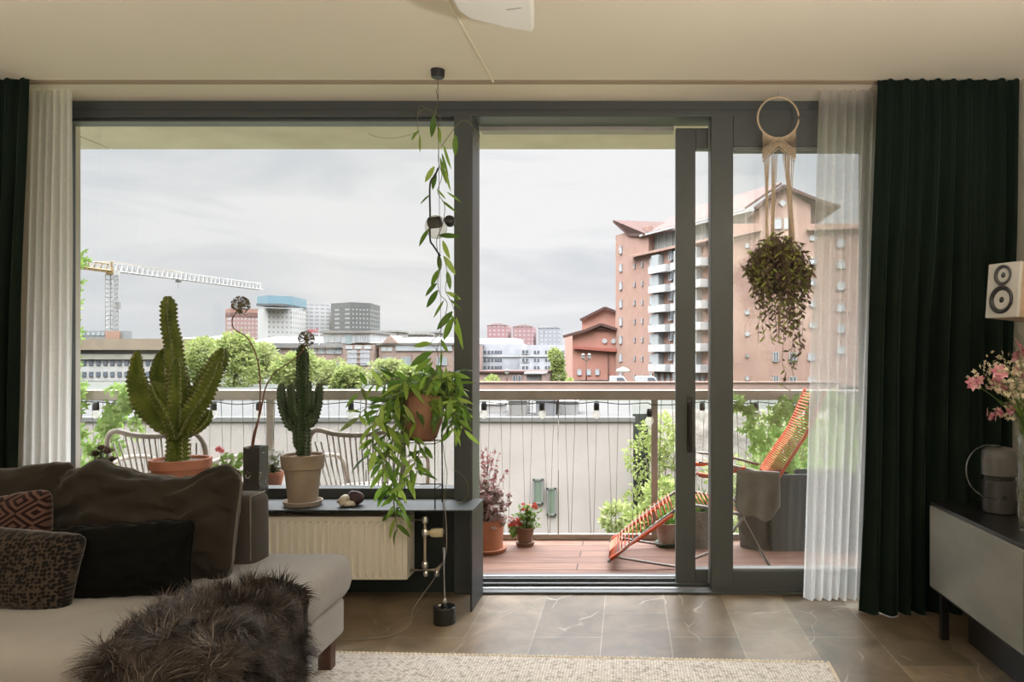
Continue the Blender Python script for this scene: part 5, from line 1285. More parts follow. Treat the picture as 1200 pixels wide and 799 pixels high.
# towers far away: their hundreds of tiny windows are the pattern of the wall
def gridmat(name, wallc, winc, wx, wz, mort=.35, offs=(0,0,0), rough=.8, band=False):  # tower colours likewise carry the haze
    m = mat(name, wallc, rough); wallc = tuple(c*OUT for c in wallc); winc = tuple(c*OUT for c in winc); b = m.node_tree.nodes['Principled BSDF']
    br = nd(m, 'ShaderNodeTexBrick'); br.offset = 0; br.inputs['Scale'].default_value = 1; br.inputs['Brick Width'].default_value = wx; br.inputs['Row Height'].default_value = wz
    br.inputs['Mortar Size'].default_value = min(wx,wz)*mort*.5; br.inputs['Mortar Smooth'].default_value = 0
    br.inputs['Color1'].default_value = (*winc,1); br.inputs['Color2'].default_value = tuple(c*.9 for c in winc)+(1,); br.inputs['Mortar'].default_value = (*wallc,1)
    sx = nd(m, 'ShaderNodeSeparateXYZ'); ln(m, coords(m, loc=offs), sx.inputs[0])
    ad = nd(m, 'ShaderNodeMath', operation='ADD'); ln(m, sx.outputs['X'], ad.inputs[0]); ln(m, sx.outputs['Y'], ad.inputs[1])
    cb_ = nd(m, 'ShaderNodeCombineXYZ'); ln(m, ad.outputs[0], cb_.inputs['X']); ln(m, sx.outputs['Z'], cb_.inputs['Y'])
    ln(m, cb_.outputs[0], br.inputs['Vector']); ln(m, br.outputs['Color'], b.inputs['Base Color']); return m
YT = 560
def tower(px0, px1, y0, y1, m, label, corner=None, dz=0, cap=None, Y=YT, depth=26):
    """two visible faces meeting at the corner pixel"""
    e = empty('tower_block', (PX((px0+px1)/2,Y), Y+depth/2, GZ), label, 'building')
    cx_ = corner if corner is not None else (px0+px1)/2
    pl = [V((PX(px0,Y+12)*1, Y+12, 0)), V((PX(cx_,Y), Y, 0)), V((PX(px1,Y+9), Y+9, 0)), V((PX(px1,Y+9)-2, Y+depth+10, 0)), V((PX(px0,Y+12)+2, Y+depth+12, 0))]
    def slab(ya, yb, mm, nm, grow=1):
        c = sum(pl, V())/5; q = [c+(p-c)*grow for p in pl]
        for p in q: p.z = PZ(yb,Y)
        MB().prism(q, (0,0,PZ(ya,Y)-PZ(yb,Y))).build(nm, mm, e)
    slab(y0, y1, m, 'wall')
    if cap: slab(cap[0], cap[1], cap[2], 'top_storeys', cap[3])
    return e
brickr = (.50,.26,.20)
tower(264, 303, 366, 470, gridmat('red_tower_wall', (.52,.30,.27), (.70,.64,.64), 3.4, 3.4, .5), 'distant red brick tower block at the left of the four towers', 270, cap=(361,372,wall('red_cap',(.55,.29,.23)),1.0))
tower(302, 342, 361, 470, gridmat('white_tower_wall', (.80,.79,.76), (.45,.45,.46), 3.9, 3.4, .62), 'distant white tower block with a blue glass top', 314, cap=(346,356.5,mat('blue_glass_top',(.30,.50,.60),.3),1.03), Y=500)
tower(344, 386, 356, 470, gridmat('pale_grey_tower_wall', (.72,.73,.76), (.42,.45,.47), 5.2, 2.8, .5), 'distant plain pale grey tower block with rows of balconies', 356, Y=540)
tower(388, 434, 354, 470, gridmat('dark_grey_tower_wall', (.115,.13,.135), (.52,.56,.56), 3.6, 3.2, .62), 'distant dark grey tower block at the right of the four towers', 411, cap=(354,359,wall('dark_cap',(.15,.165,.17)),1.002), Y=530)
MB().box((PX(321,501),501,PZ(357.8,501)), (S(28,521),14,S(2.6,521))).build('recessed_storey', mat('dark_recess',(.15,.17,.19),.5), bpy.data.objects['tower_block.001'])
for (a, b, c_, mm, lab) in ((571,595,380,gridmat('rose_tower_wall',(.55,.30,.31),(.70,.55,.56),3.6,3.4,.5),'distant rose-brick tower with a low curved roof, leftmost of three above the white offices'),
                      (601,625,381.5,gridmat('rose_tower_wall_b',(.55,.31,.32),(.70,.55,.56),3.6,3.4,.5),'distant rose-brick tower with a low curved roof, middle of three above the white offices'),
                      (631,656,383,gridmat('grey_tower_wall',(.50,.51,.55),(.68,.70,.74),3.6,3.4,.5),'distant grey tower, rightmost of three above the white offices')):
    Y = 620; e = bldg('tower_block', a, b, c_+1.2, Y, 20, mm, lab); xa_, xb_ = PX(a,Y), PX(b,Y)
    zt_ = PZ(c_+1.2,Y); arc = [V((xa_+(xb_-xa_)*k/12, Y-.3, zt_+1.6*math.sin(PI*k/12))) for k in range(13)]
    MB().prism(arc, (0,20.6,0)).build('curved_roof', wall('tower_roof',(.60,.40,.38)) if 'rose' in lab else wall('tower_roof_grey',(.62,.63,.66)), e)
# long white office on the left
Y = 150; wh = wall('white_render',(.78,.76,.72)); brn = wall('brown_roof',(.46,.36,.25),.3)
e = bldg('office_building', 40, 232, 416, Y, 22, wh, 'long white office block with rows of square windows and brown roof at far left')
roofband(e, 40, 232, 397, 410, Y, 20, brn, 1.2); roofband(e, 40, 232, 410, 415.5, Y, 20, wall('grey_shade_band',(.33,.32,.30)), .2, 'upper_storey')
roofband(e, 40, 232, 415, 421, Y, 20, wall('olive_band',(.52,.50,.40)), .6, 'cornice')
rows(e, Y, [49+8.3*k for k in range(22)], [425,438.5], 4.6, 6, gl)
# pink low building and scaffold behind it, at the foot of the crane
e = bldg('low_building', 95, 145, 387.5, 214, 3.5, wall('grey_scaffold_wall',(.42,.43,.42)), 'small grey building site block at the foot of the crane'); roofband(e, 124, 140, 388, 397, 213.5, 3, wall('orange_block',(.62,.36,.25)), .3, 'orange_wall')
rows(e, 214, [98,104,110,116,121], [391], 3.5, 4, mat('pale_opening',(.62,.66,.68),.5))
# hills on the horizon
def hill(name, pts, Y, m, label):
    z = [(PX(x,Y), PZ(y,Y)) for x, y in pts]; q = smooth_path([V((a, 0, b)) for a, b in z], 4); mb = MB(); vs_ = []
    for i, p in enumerate(q):
        for k, (dy, f) in enumerate(((0,0),(60,.6),(140,1),(260,.5),(330,0))): vs_.append((p.x, Y+dy, GZ+(p.z-GZ)*f+(1.5*noise.noise(V((p.x*.05,dy*.02,1)))*f)))
    n = len(q); mb.add(vs_, [(i*5+k,(i+1)*5+k,(i+1)*5+k+1,i*5+k+1) for i in range(n-1) for k in range(4)])
    o = mb.build(name, m, None, smooth=True); struct(o)
hill('hills', [(60,415),(120,394),(165,391),(200,387),(222,392),(250,388),(280,393),(310,402),(350,412)], 900, wall('hazy_hill',(.46,.50,.47),.02), '')
# brick and glass office complex, centre-left
Y = 205; br_ = wall('pink_brick',(.52,.36,.30)); whr = wall('white_roof',(.30,.295,.29)); gg = mat('blue_grey_glass',(.48,.55,.58),.25)
e = bldg('office_building', 270, 402, 407, Y, 30, br_, 'brick office block with white sloping roof behind the trees, left of the penthouse')
roofband(e, 268, 402, 402, 407.5, Y, 30, whr, .8)
a, b = PX(305,Y), PX(378,Y); MB().prism([V((a-8,Y+1,PZ(403,Y))),V((b,Y+1,PZ(403,Y))),V((b-1,Y+9,PZ(393,Y))),V((a,Y+9,PZ(393,Y)))], (0,14,0)).build('sloping_roof', whr, e)
rows(e, Y, [315,327,345,352,359], [411.5], 5, 6.5, gl, wf); rows(e, Y, [367,377,387,396], [411], 8, 7, gg, wf, cross=True); rows(e, Y, [312,328,345,362,378,394], [430], 9, 10, gg, wf, cross=True); rows(e, Y, [345,362,378,394], [446], 7, 8, gl, wf)
e = bldg('glass_penthouse', 378, 434, 389.5, Y+3, 22, wall('white_penthouse',(.76,.77,.78)), 'white penthouse storey with large glass panes above the brick offices', z0=PZ(402,Y+3)); roofband(e, 376, 436, 387.5, 390, Y+3, 22, whr, .8)
rows(e, Y+3, [383,390,397,409,418.5,424,430], [396.5], 5.4, 9, gg, wf, cross=True); roofband(e, 405, 412, 391, 403, Y+3, 2, mat('teal_pane',(.50,.62,.62),.3), .25, 'glass_fin')
e = bldg('office_building', 402, 438, 404, Y-4, 30, br_, 'tall-windowed brick office bay with white glazing in front of the penthouse')
for x in (413,428): rows(e, Y-4, [x], [419], 11, 18, mat('white_glazing',(.66,.67,.72),.3), wf, cross=True)
rows(e, Y-4, [409,420,431], [406.8], 8, 4, glb, wf); rows(e, Y-4, [413,428], [440], 11, 8, gl, wf)
for y in (413,419,425): roofband(e, 407, 434, y-.35, y+.35, Y-4, 2, wf, .3, 'transom')
e = bldg('office_link', 438.2, 443.8, 406, Y+2, 20, gl, 'narrow dark glazed stair link between two brick office bays')
for y in (411,416,421,426,431): roofband(e, 436, 445, y-.4, y+.4, Y+2, 2, wf, .2, 'transom')
for x in (439,442): MB().span((PX(x-.3,Y+2),Y+1.8,GZ), (PX(x+.3,Y+2),Y+2,PZ(406,Y+2))).build('mullion', wf, e)
e = bldg('office_building', 444, 545, 404, Y-2, 25, br_, 'brick office block with a ribbon of blue-grey windows behind the trailing plant')
roofband(e, 464, 530, 403, 411, Y-2, 20, wall('blue_grey_band',(.62,.66,.69)), .4, 'window_band'); roofband(e, 442, 545, 401.5, 404, Y-2, 30, whr, .7)
rows(e, Y-2, [450,457], [409], 6, 5, glb, wf); rows(e, Y-2, [455,476,497,518,538], [423], 12, 10, gg, wf, cross=True); rows(e, Y-2, [455,476,497,518,538], [440], 11, 8, gl, wf, cross=True)
a, b = PX(448,Y), PX(520,Y); MB().prism([V((a-4,Y,PZ(402,Y))),V((b+8,Y,PZ(402,Y))),V((b,Y+9,PZ(394,Y))),V((a+6,Y+9,PZ(394,Y)))], (0,14,0)).build('sloping_roof', whr, e)
a = PX(457,Y-3); MB().prism([V((a-2.2,Y-3,PZ(402,Y-3))),V((a+2.2,Y-3,PZ(402,Y-3))),V((a,Y-3,PZ(392.5,Y-3)))], (0,10,0)).build('gable', br_, e)
Yb = 300
for (a, b, c_, lab) in ((436,468,388,'flat grey roof block beyond the brick offices, left of three'),(470,500,391,'low grey roof plant block beyond the brick offices, middle of three'),(484,512,389,'pale grey hall beyond the brick offices, right of three')):
    e = bldg('low_building', a, b, c_, Yb+(a-430)*1.0, 12, wall('pale_grey_wall',(.62,.62,.61)), lab); roofband(e, a-2, b+2, c_-1, c_+1, Yb+(a-430)*1.0, 12, wall('grey_roof',(.50,.50,.48)), 1)
# red rooftop letters, too far to read more than the last strokes
rl = mat('red_sign', (.70,.10,.12), .5); ys_ = 190; sg = empty('rooftop_sign', (PX(367,ys_),ys_,PZ(391,ys_)), 'small red rooftop letters above the brick offices', 'sign')
def letter(px, strokes):
    mb = MB()
    for (x0_, y0_, x1_, y1_) in strokes: mb.bar(P(px+x0_, 390-y0_, ys_), P(px+x1_, 390-y1_, ys_), .22, .22)
    mb.build('letter', rl, sg)
letter(361.5, [(0,0,0,4.5),(0,4.5,2.6,0),(2.6,0,2.6,4.5)]); letter(366, [(0,0,0,4.5),(0,2.3,2.4,2.3),(2.4,0,2.4,4.5)]); letter(370, [(0,4.5,3.4,4.5),(1.7,4.5,1.7,0)])
MB().bar(P(360,390.4,ys_), P(375,390.4,ys_), .15, .15).bar(P(361,390.4,ys_), P(361,404,ys_), .2, .2).bar(P(374,390.4,ys_), P(374,404,ys_), .2, .2).build('sign_frame', wf, sg)
# white offices behind the door opening
Y = 230; bw = wall('cool_white_wall',(.70,.72,.77))
e = bldg('office_building', 545, 612, 403, Y, 30, bw, 'cool white office block with three rows of windows left of the orange house')
roofband(e, 560, 603, 396, 403.5, Y+5, 20, wall('white_plant_room',(.78,.79,.82)), .2, 'plant_room'); roofband(e, 545, 612, 417, 418.3, Y, 2, wf, .3, 'ledge')
rows(e, Y, [551,556,561.5,565,568.5,573,577,581,584,587], [412.5,421.7,430.5], 2.2, 3.4, gl)
e = bldg('office_building', 609, 664, 404, Y-6, 30, wall('cool_white_wall_b',(.74,.75,.80)), 'second cool white office block stepping forward beside the small tree')
rows(e, Y-6, [613.5,617.5], [412.5,422,431], 4, 5, gl, wf); rows(e, Y-6, [627,631,640,643.5,647,651,656,660], [412.5,421.7,430.5], 2.2, 3.4, gl); roofband(e, 609, 664, 417, 418, Y-6, 2, wf, .3, 'ledge')
MB().tube([P(637.5,404,Y-3), P(637.5,385,Y-3)], .5, 10).build('flue', wall('grey_flue',(.50,.50,.52)), e)
# ---------------------------------------------------------------- orange gabled house
Y = 140; org = wall('orange_render',(.76,.36,.27),.2); org2 = wall('salmon_render',(.78,.43,.33),.2); rf = wall('red_tile_roof',(.16,.072,.056),1.5)
e = empty('gabled_house', (PX(692,Y),Y+8,GZ), 'orange rendered house with two gables in front of the tall brick block', 'house')
def zp(x, y, yy):
    x = min(x, 723.5)
    return V((PX(x,yy), yy, PZ(y,yy)))
MB().prism([zp(671,445,Y),zp(735,445,Y),zp(735,388,Y),zp(705,382,Y),zp(671,391,Y)], (0,14,0)).build('front_gable', org, e)
MB().prism([zp(671,445,Y),zp(671,391,Y),V((PX(662,Y+14),Y+14,PZ(393,Y+14))),V((PX(662,Y+14),Y+14,PZ(445,Y+14)))], (.1,.05,0)).build('side_wall', org2, e)
MB().prism([zp(682,400,Y+9),zp(735,400,Y+9),zp(735,366,Y+9),zp(709,361.5,Y+9),zp(682,375,Y+9)], (0,10,0)).build('rear_gable', org2, e)
b_ = MB()
for (p, q, yy) in (((660,394.5),(687,387),Y-.6),((687,387),(704,380),Y-.6),((704,380),(736,386),Y-.6)): b_.bar(zp(*p,yy), zp(*q,yy), .9, .5)
b_.prism([zp(686,386,Y-.6),zp(704,380,Y-.6),zp(736,386.5,Y-.6)], (0,8,0))
for (p, q) in (((680,375),(709,360.5)),((709,360.5),(736,366))): b_.bar(zp(*p,Y+8.5), zp(*q,Y+8.5), .7, .5)
b_.build('roof', rf, e)
MB().prism([zp(672,405.5,Y-.1),zp(734,409,Y-.1),zp(734,412.5,Y-.1),zp(672,408.5,Y-.1)], (0,-.9,0)).build('cornice', wall('red_cornice',(.60,.17,.12)), e)
for x in (708.5,719):
    MB().lathe([(.001,0),(.48,0),(.48,.12),(.001,.12)], zp(x,399.5,Y-.1), 18, cap=False, rot=Matrix.Rotation(PI/2,3,'X')).build('round_window', wf, e)
MB().span((PX(712.5,Y-.2),Y-.25,PZ(445,Y)), (PX(713.3,Y-.2),Y,PZ(412,Y))).build('downpipe', rf, e)
rows(e, Y, [679,690,700], [436], 5, 7, glb, wf)
# ---------------------------------------------------------------- tall brick block
bk_ = noisy('salmon_brick',(.62,.37,.285),(.68,.42,.33),.6,.9,detail=4)
A = V((0,136,0)); B = V((16.9,109,0)); dF = (B-A).normalized(); nF = V((dF.y,-dF.x,0)); nF = nF if nF.y < 0 else -nF
e = empty('apartment_building', (10,128,GZ), 'tall salmon brick apartment block with red roofs and stacked white balconies', 'building'); apt = e
LEN = (B-A).length
def onf(s, out=0): return A+dF*s+nF*out
def zat(y, s): p = onf(s); return PZ(y, p.y)
def s_of(px):                                     # distance along the facade seen at that column
    k = (px-CX)/F; return (k*A.y-A.x)/(dF.x-k*dF.y)
zE = PZ(302,136)                                  # main eaves
C0 = V((PX(721.5,139.5),139.5,0))
back = -nF*14
def wallp(poly, z0, z1, m, name, par=None):
    MB().prism([V((p.x,p.y,z0)) for p in poly], (0,0,z1-z0)).build(name, m, par or e)
wallp([A, onf(LEN+1), onf(LEN+1)+back, A+back, C0+V((0,0,0))], GZ, zE, bk_, 'wall')
# left end rises into a taller head
zH = PZ(272,136)
wallp([A, onf(s_of(760)), onf(s_of(760))+back*.5, C0+back*.3, C0], zE, zH, bk_, 'stair_head')
rp_ = [V((C0.x-.5,C0.y-1,PZ(262,C0.y))), V((A.x,A.y-.8,PZ(277.5,136)))+V((.2,0,0)), onf(s_of(759),.6)+V((0,0,PZ(277,onf(s_of(759)).y))), onf(s_of(768),-3)+V((0,0,PZ(262,onf(s_of(768)).y)))]
MB().prism(rp_, (0,0,.5)).build('hipped_roof', rf, e)
# set-back top storey with pale glazing, then the long roof
zT = PZ(274,onf(s_of(765)).y)
wallp([onf(s_of(755),-1.2), onf(LEN+1,-1.2), onf(LEN+1,-10), onf(s_of(755),-10)], zE, zT, mat('pale_green_glazing',(.58,.62,.56),.4), 'top_storey')
for i in range(16):
    p = onf(s_of(757)+i*2.1,-1.1); MB().span((p.x-.12,p.y-.12,zE), (p.x+.12,p.y+.12,zT)).build('mullion', wf, e)
MB().prism([onf(s_of(742),1.0)+V((0,0,zE-.35)), onf(LEN+1,1.0)+V((0,0,zE-.35)), onf(LEN+1,-1.2)+V((0,0,zE+.3)), onf(s_of(742),-1.2)+V((0,0,zE+.3))], (0,0,.35)).build('cornice', wall('salmon_cornice',(.64,.40,.31)), e)
zR = PZ(244,onf(s_of(795)).y)
q0, q1_ = s_of(752), LEN+1
MB().prism([onf(q0,.3)+V((0,0,zT)), onf(q1_,.3)+V((0,0,zT)), onf(q1_,-7)+V((0,0,zT+4.6)), onf(q0+3,-7)+V((0,0,zT+4.6))], (0,0,.4)).build('main_roof', rf, e)
MB().bar(onf(q0,.4)+V((0,0,zT+.1)), onf(q1_,.4)+V((0,0,zT+.1)), .3, .35).build('gutter', wf, e)
def facewin(me, s, z, nm='window', out=.02):
    p = onf(s, out); return put(e, me, (p.x,p.y,z), nm, math.atan2(dF.y, dF.x))
fl_z = [PZ(311+21.3*k,136) for k in range(7)]
mw = winmesh('window', .9, 1.5, wf, .2, None); md = winmesh('window', .45, .9, gl, .2, wf, .12)
me_end = winmesh('window', .9, 1.5, glb, .25, wf, .16)
dE = (A-C0).normalized()
for k in range(8):
    z = PZ(292+21.2*k,137); p = C0.lerp(A,.45)+V((.05,-.12,0)); put(e, me_end, (p.x,p.y,z), 'window', math.atan2(dE.y,dE.x))
mb_ = winmesh('balcony_window', 1.6, 1.9, wf, .2, None); 
wb = wall('white_balcony',(.80,.80,.79)); gbal = mat('balcony_glass',(.68,.72,.72),.25)
def bal(s0, s1, z, out=1.5, h=1.25):
    q = [onf(s0,0), onf(s0+.5,out), onf(s1-.5,out), onf(s1,0)]
    MB().prism([V((p.x,p.y,z)) for p in q], (0,0,h)).build('balcony', wb, e)
    q = [onf(s0+.4,0), onf(s0+.9,out*.75), onf((s0+s1)/2,out*.75), onf((s0+s1)/2,0)]
    MB().prism([V((p.x,p.y,z+h)) for p in q], (0,0,1.9)).build('glazed_bay', gbal, e)
sA0, sA1, sB0, sB1 = s_of(766), s_of(790), s_of(813), s_of(832)
for k in range(7):
    z = fl_z[k]
    for px_ in (744,753): facewin(md, s_of(px_), z-.4)
    facewin(me_end, s_of(763.5), z-.3)
    if k < 6:
        bal(sA0, sA1, z-2.6); bal(sB0, sB1, z-2.6); bal(s_of(792), s_of(811), z-2.6)
        facewin(winmesh('window',1.2,1.6,gl,.2,wf,.12,True), s_of(788), z+.1, out=.3)
    else:
        for px_ in (770,777,784,791,801,818,824): facewin(me_end, s_of(px_), z-.3)
# gabled wing in front
Yw = 103
g = lambda x, y: V((PX(x,Yw),Yw,PZ(y,Yw)))
e2 = empty('apartment_wing', (PX(910,Yw),Yw+9,GZ), 'projecting salmon brick wing with a pointed gable seen behind the hanging plant', 'building'); e = e2
MB().prism([g(860,452),g(1080,452),g(1080,262),g(950,262),g(950,240),g(917,220),g(890,240),g(890,262),g(860,262)], (0,16,0)).build('wall', bk_, e2)
rb = MB(); rb.bar(g(884,245)+V((0,-.4,0)), g(917,219)+V((0,-.4,0)), .9, .4); rb.bar(g(917,219)+V((0,-.4,0)), g(975,243)+V((0,-.4,0)), .9, .4)
rb.prism([g(917,219), g(985,241), g(985,243), g(917,221.5)], (0,17,0)); rb.prism([g(884,246), g(917,219), g(917,221.5), g(884,248)], (0,17,0)); rb.build('roof', rf, e2)
MB().prism([g(855,276),g(892,267),g(892,271),g(855,280)], (0,-.8,0)).prism([g(945,268),g(1080,262),g(1080,266),g(945,271)], (0,-.8,0)).build('cornice', wall('salmon_cornice_b',(.64,.40,.31)), e2)
def wput(x, y, w, h, m=glb, fr=wf, nm='window', cross=False): put(e2, winmesh(nm, S(w,Yw), S(h,Yw), m, .2, fr, .12, cross), (PX(x,Yw),Yw-.06,PZ(y,Yw)), nm)
d = winmesh('window', .8, .8, glb, .2, wf, .12); o = put(e2, d, (PX(917,Yw),Yw-.06,PZ(238,Yw))); o.rotation_euler = (0,PI/4,0)
wput(911.5,262,8,13); wput(921.5,262,6,13); 
for y in (288,366,391): wput(875.5,y,5,5.5)
wput(875.5,417,3,4,gl); wput(875.5,443,4.5,5)
for y in (306,331,356,381): wput(953,y,9,7); 
for y in (418,446):
    wput(909,y,7,12,gl,wf,'window',True); wput(929,y+1,9,12,gl,wf,'window',True)
    wput(951,y,9,9)
for y in (279,): wput(953,y,9,6)
for x in (985,1015,1045):
    for y in (285,310,335,360,385,410): wput(x,y,9,10)
# ---------------------------------------------------------------- street, vans, lamps, wall on the terrace
salm = wall('salmon_wall',(.66,.44,.36),.3); 
tag(MB().span((PX(545,88),88,GZ), (PX(985,88),88.5,PZ(447.5,88))).span((PX(545,88),87.8,PZ(448.3,88)), (PX(985,88),88.7,PZ(447,88))).build('street_wall', salm, None), 'long low salmon parapet wall along the street below the brick block', 'wall')
e = bldg('garage_row', 560, 640, 436, 118, 10, wall('dusky_brick',(.52,.36,.31)), 'low brick garage row with a flat roof below the white offices'); roofband(e, 559, 641, 434.5, 436.5, 118, 10, rf, .4); rows(e, 118, [603,609,626,632], [444], 4, 8, gl, wf)
e = bldg('kiosk', 617, 632, 438, 105, 3, wall('grey_kiosk',(.50,.48,.47)), 'small grey kiosk beside the garage row below the white offices'); roofband(e, 615, 638, 435.8, 438, 105, 4, wall('pale_kiosk_roof',(.72,.68,.68)), .8)
def van(px, Y, w, label):
    x = PX(px,Y); zb_ = PZ(447,Y)-1.35; e = empty('van', (x,Y,zb_), label, 'van', 'white vans on the street'); wv = mat('van_white', (.80,.80,.82), .3)
    pr = [(-w/2,.35),(w/2,.35),(w/2,.95),(w/2-.5,1.15),(w/2-1.0,1.95),(w/2-1.4,2.05),(-w/2+.15,2.05),(-w/2,1.9)]
    MB().prism([V((x+a,Y,zb_+b)) for a, b in pr], (0,1.9,0)).build('body', wv, e, bevel=.08)
    MB().prism([V((x+a,Y-.03,zb_+b)) for a, b in [(w/2-1.9,1.2),(w/2-.62,1.2),(w/2-1.1,1.85),(w/2-1.9,1.85)]], (0,.05,0)).build('side_window', gl, e)
    for a in (-w/2+.8, w/2-.8): MB().lathe([(.33,-.12),(.35,-.08),(.35,.08),(.33,.12)], (x+a,Y+.1,zb_+.35), 18, rot=Matrix.Rotation(PI/2,3,'X')).build('wheel', M['black'], e)
    MB().span((PX(px,Y)-w/2-.3,Y-.4,GZ), (PX(px,Y)+w/2+.3,Y+2.3,zb_)).build('ramp_slab', wall('asphalt',(.35,.34,.33)), None) if False else None
van(727, 97, 2.9, 'white van parked on the street left of the other white van'); van(760, 97, 3.6, 'longer white van parked on the street below the balconies')
def lampost(px, y0, y1, Y, heads, label):
    x = PX(px,Y); e = empty('street_lamp', (x,Y,PZ(y1,Y)), label, 'street lamp'); dk = mat('lamp_iron',(.10,.11,.11),.5)
    m_ = MB(); m_.tube([(x,Y,PZ(y1,Y)),(x,Y,PZ(y0+7,Y))], [.10,.06], 8)
    for h in heads: m_.tube(smooth_path([(x,Y,PZ(y0+9,Y)),(x+h*.6,Y,PZ(y0+8,Y)),(x+h,Y,PZ(y0+6,Y))],4), .045, 6)
    m_.build('post', dk, e, smooth=True)
    for h in heads: MB().lathe([(.10,-.25),(.28,.0),(.20,.35),(.30,.40),(.05,.55)], (x+h,Y,PZ(y0+5,Y)), 12).build('lantern', mat('milky_lantern',(.75,.72,.68),.4), e, smooth=True)
lampost(687, 414, 447, 100, (-.42,.42), 'black street lamp with two milky lanterns in front of the orange house')
lampost(594, 432, 450, 108, (0,), 'short street lamp with one lantern in front of the white offices')
c = P(730,436,104); e = empty('parasol', (c.x,c.y,GZ), 'round pale parasol by the foot of the brick block', 'parasol')
MB().lathe([(1.15,0),(.8,.45),(.02,.75)], c, 20).build('canopy', wall('pale_parasol',(.70,.66,.56)), e, smooth=True); MB().tube([(c.x,c.y,GZ),(c.x,c.y,c.z+.7)], .05, 8).build('pole', wf, e)
# ---------------------------------------------------------------- pale building right below the balcony
Yn = 40; nb = empty('warehouse', (PX(300,Yn),Yn+9,-12), 'long windowed pale hall with a flat grey roof just below the balcony', 'building')
def siding():
    m = noisy('pale_pink_render', (.62,.55,.50), (.68,.61,.56), .6, .9); w = nd(m, 'ShaderNodeTexWave'); w.bands_direction = 'Z'; w.inputs['Scale'].default_value = .9; ln(m, coords(m), w.inputs['Vector']); bump(m, w.outputs['Fac'], .10, .01); return m
nx0, nx1, nzt = PX(-260,Yn), PX(742,Yn), PZ(490,Yn)
MB().span((nx0,Yn,-12), (nx1,Yn+17,nzt-.15)).build('wall', siding(), nb)
MB().span((nx0-.1,Yn-.12,nzt-.18), (nx1+.1,Yn+.5,nzt+.05)).build('parapet', wall('grey_parapet',(.26,.25,.235)), nb)
MB().span((nx0,Yn+.5,nzt-.16), (nx1,Yn+17,nzt-.08)).build('flat_roof', wall('grey_roofing',(.085,.082,.078),.4), nb)
for (x, y, w, h) in ((631,575,12,29),(646.5,587,11,32)):
    e = put(nb, winmesh('window', S(w,Yn), S(h,Yn), mat('green_grey_glass',(.23,.30,.22),.3), .2, wall('grey_window_frame',(.30,.30,.285)), .09), (PX(x,Yn),Yn-.06,PZ(y,Yn)))
bt = lambda nm, a, b, y0, y1, Y, dp, m, lab, cat: tag(MB().span((PX(a,Y),Y,nzt-.09), (PX(b,Y),Y+dp,PZ(y0,Y))).span((PX(a,Y)-.1,Y-.08,PZ(y0,Y)), (PX(b,Y)+.1,Y+dp+.1,PZ(y0,Y)+.07)).build(nm, m, None), lab, cat)
bt('rooftop_unit', 596, 616, 470, 0, 43, 2, wall('unit_grey',(.40,.38,.35)), 'brown-grey rooftop box left of the small roof ladder', 'ventilation unit')
bt('rooftop_unit', 628, 650, 470, 0, 43, 2, wall('unit_grey_dark',(.30,.30,.31)), 'darker rooftop box right of the small roof ladder', 'ventilation unit')
bt('rooftop_unit', 654, 676, 471, 0, 44, 2, wall('unit_pale',(.46,.45,.43)), 'paler rooftop box at the right end of the flat roof', 'ventilation unit')
bt('rooftop_unit', 564, 588, 474, 0, 45, 2, wall('unit_white',(.58,.56,.53)), 'low whitish rooftop box just right of the window post', 'ventilation unit')
lb = MB(); la, lb2 = PX(618,42), PX(624,42)
for x in (la, lb2): lb.tube([(x,42,nzt-.08),(x,42,PZ(470,42))], .025, 6)
for k in range(7): lb.tube([(la,42,nzt+.05+k*.15),(lb2,42,nzt+.05+k*.15)], .018, 5)
tag(lb.build('roof_ladder', mat('ladder_steel',(.55,.54,.52),.5), None), 'small metal ladder between the rooftop boxes', 'ladder')
for (a, b, y, Y, lab) in ((100,180,462,64,'low white van-like shed on the street at far left'),(215,262,462,66,'low beige roof beyond the flat roof behind the big cactus')):
    e = bldg('shed', a, b, y, Y, 6, wall('shed_wall',(.60,.60,.60)), lab, 'shed'); roofband(e, a-1, b+1, y-1, y+1, Y, 6, wall('shed_roof',(.70,.64,.55)), .3)
# rocky slope at the right
def slope():
    n = 40; vs_ = []
    for i in range(n+1):
        for j in range(n+1):
            u = i/n; v = j/n; x = 1.6+u*22; y = 45+v*16; z = -12+ (9.5*min(1, v*1.15+.08*math.sin(u*9)))**1.0
            q = noise.noise(V((x*.5,y*.5,3)))*1.3+noise.noise(V((x*1.6,y*1.6,7)))*.5; vs_.append((x, y+q*.5, min(z+q*.8, GZ+.3)))
    return vs_, [(i*(n+1)+j,(i+1)*(n+1)+j,(i+1)*(n+1)+j+1,i*(n+1)+j+1) for i in range(n) for j in range(n)]
v_, f_ = slope(); struct(MB().add(v_, f_).build('rock_slope', noisy('rock', (.11,.095,.07), (.24,.21,.17), .8, .95, detail=8, bmp=1, bdist=.3), None, smooth=True, recalc=False))
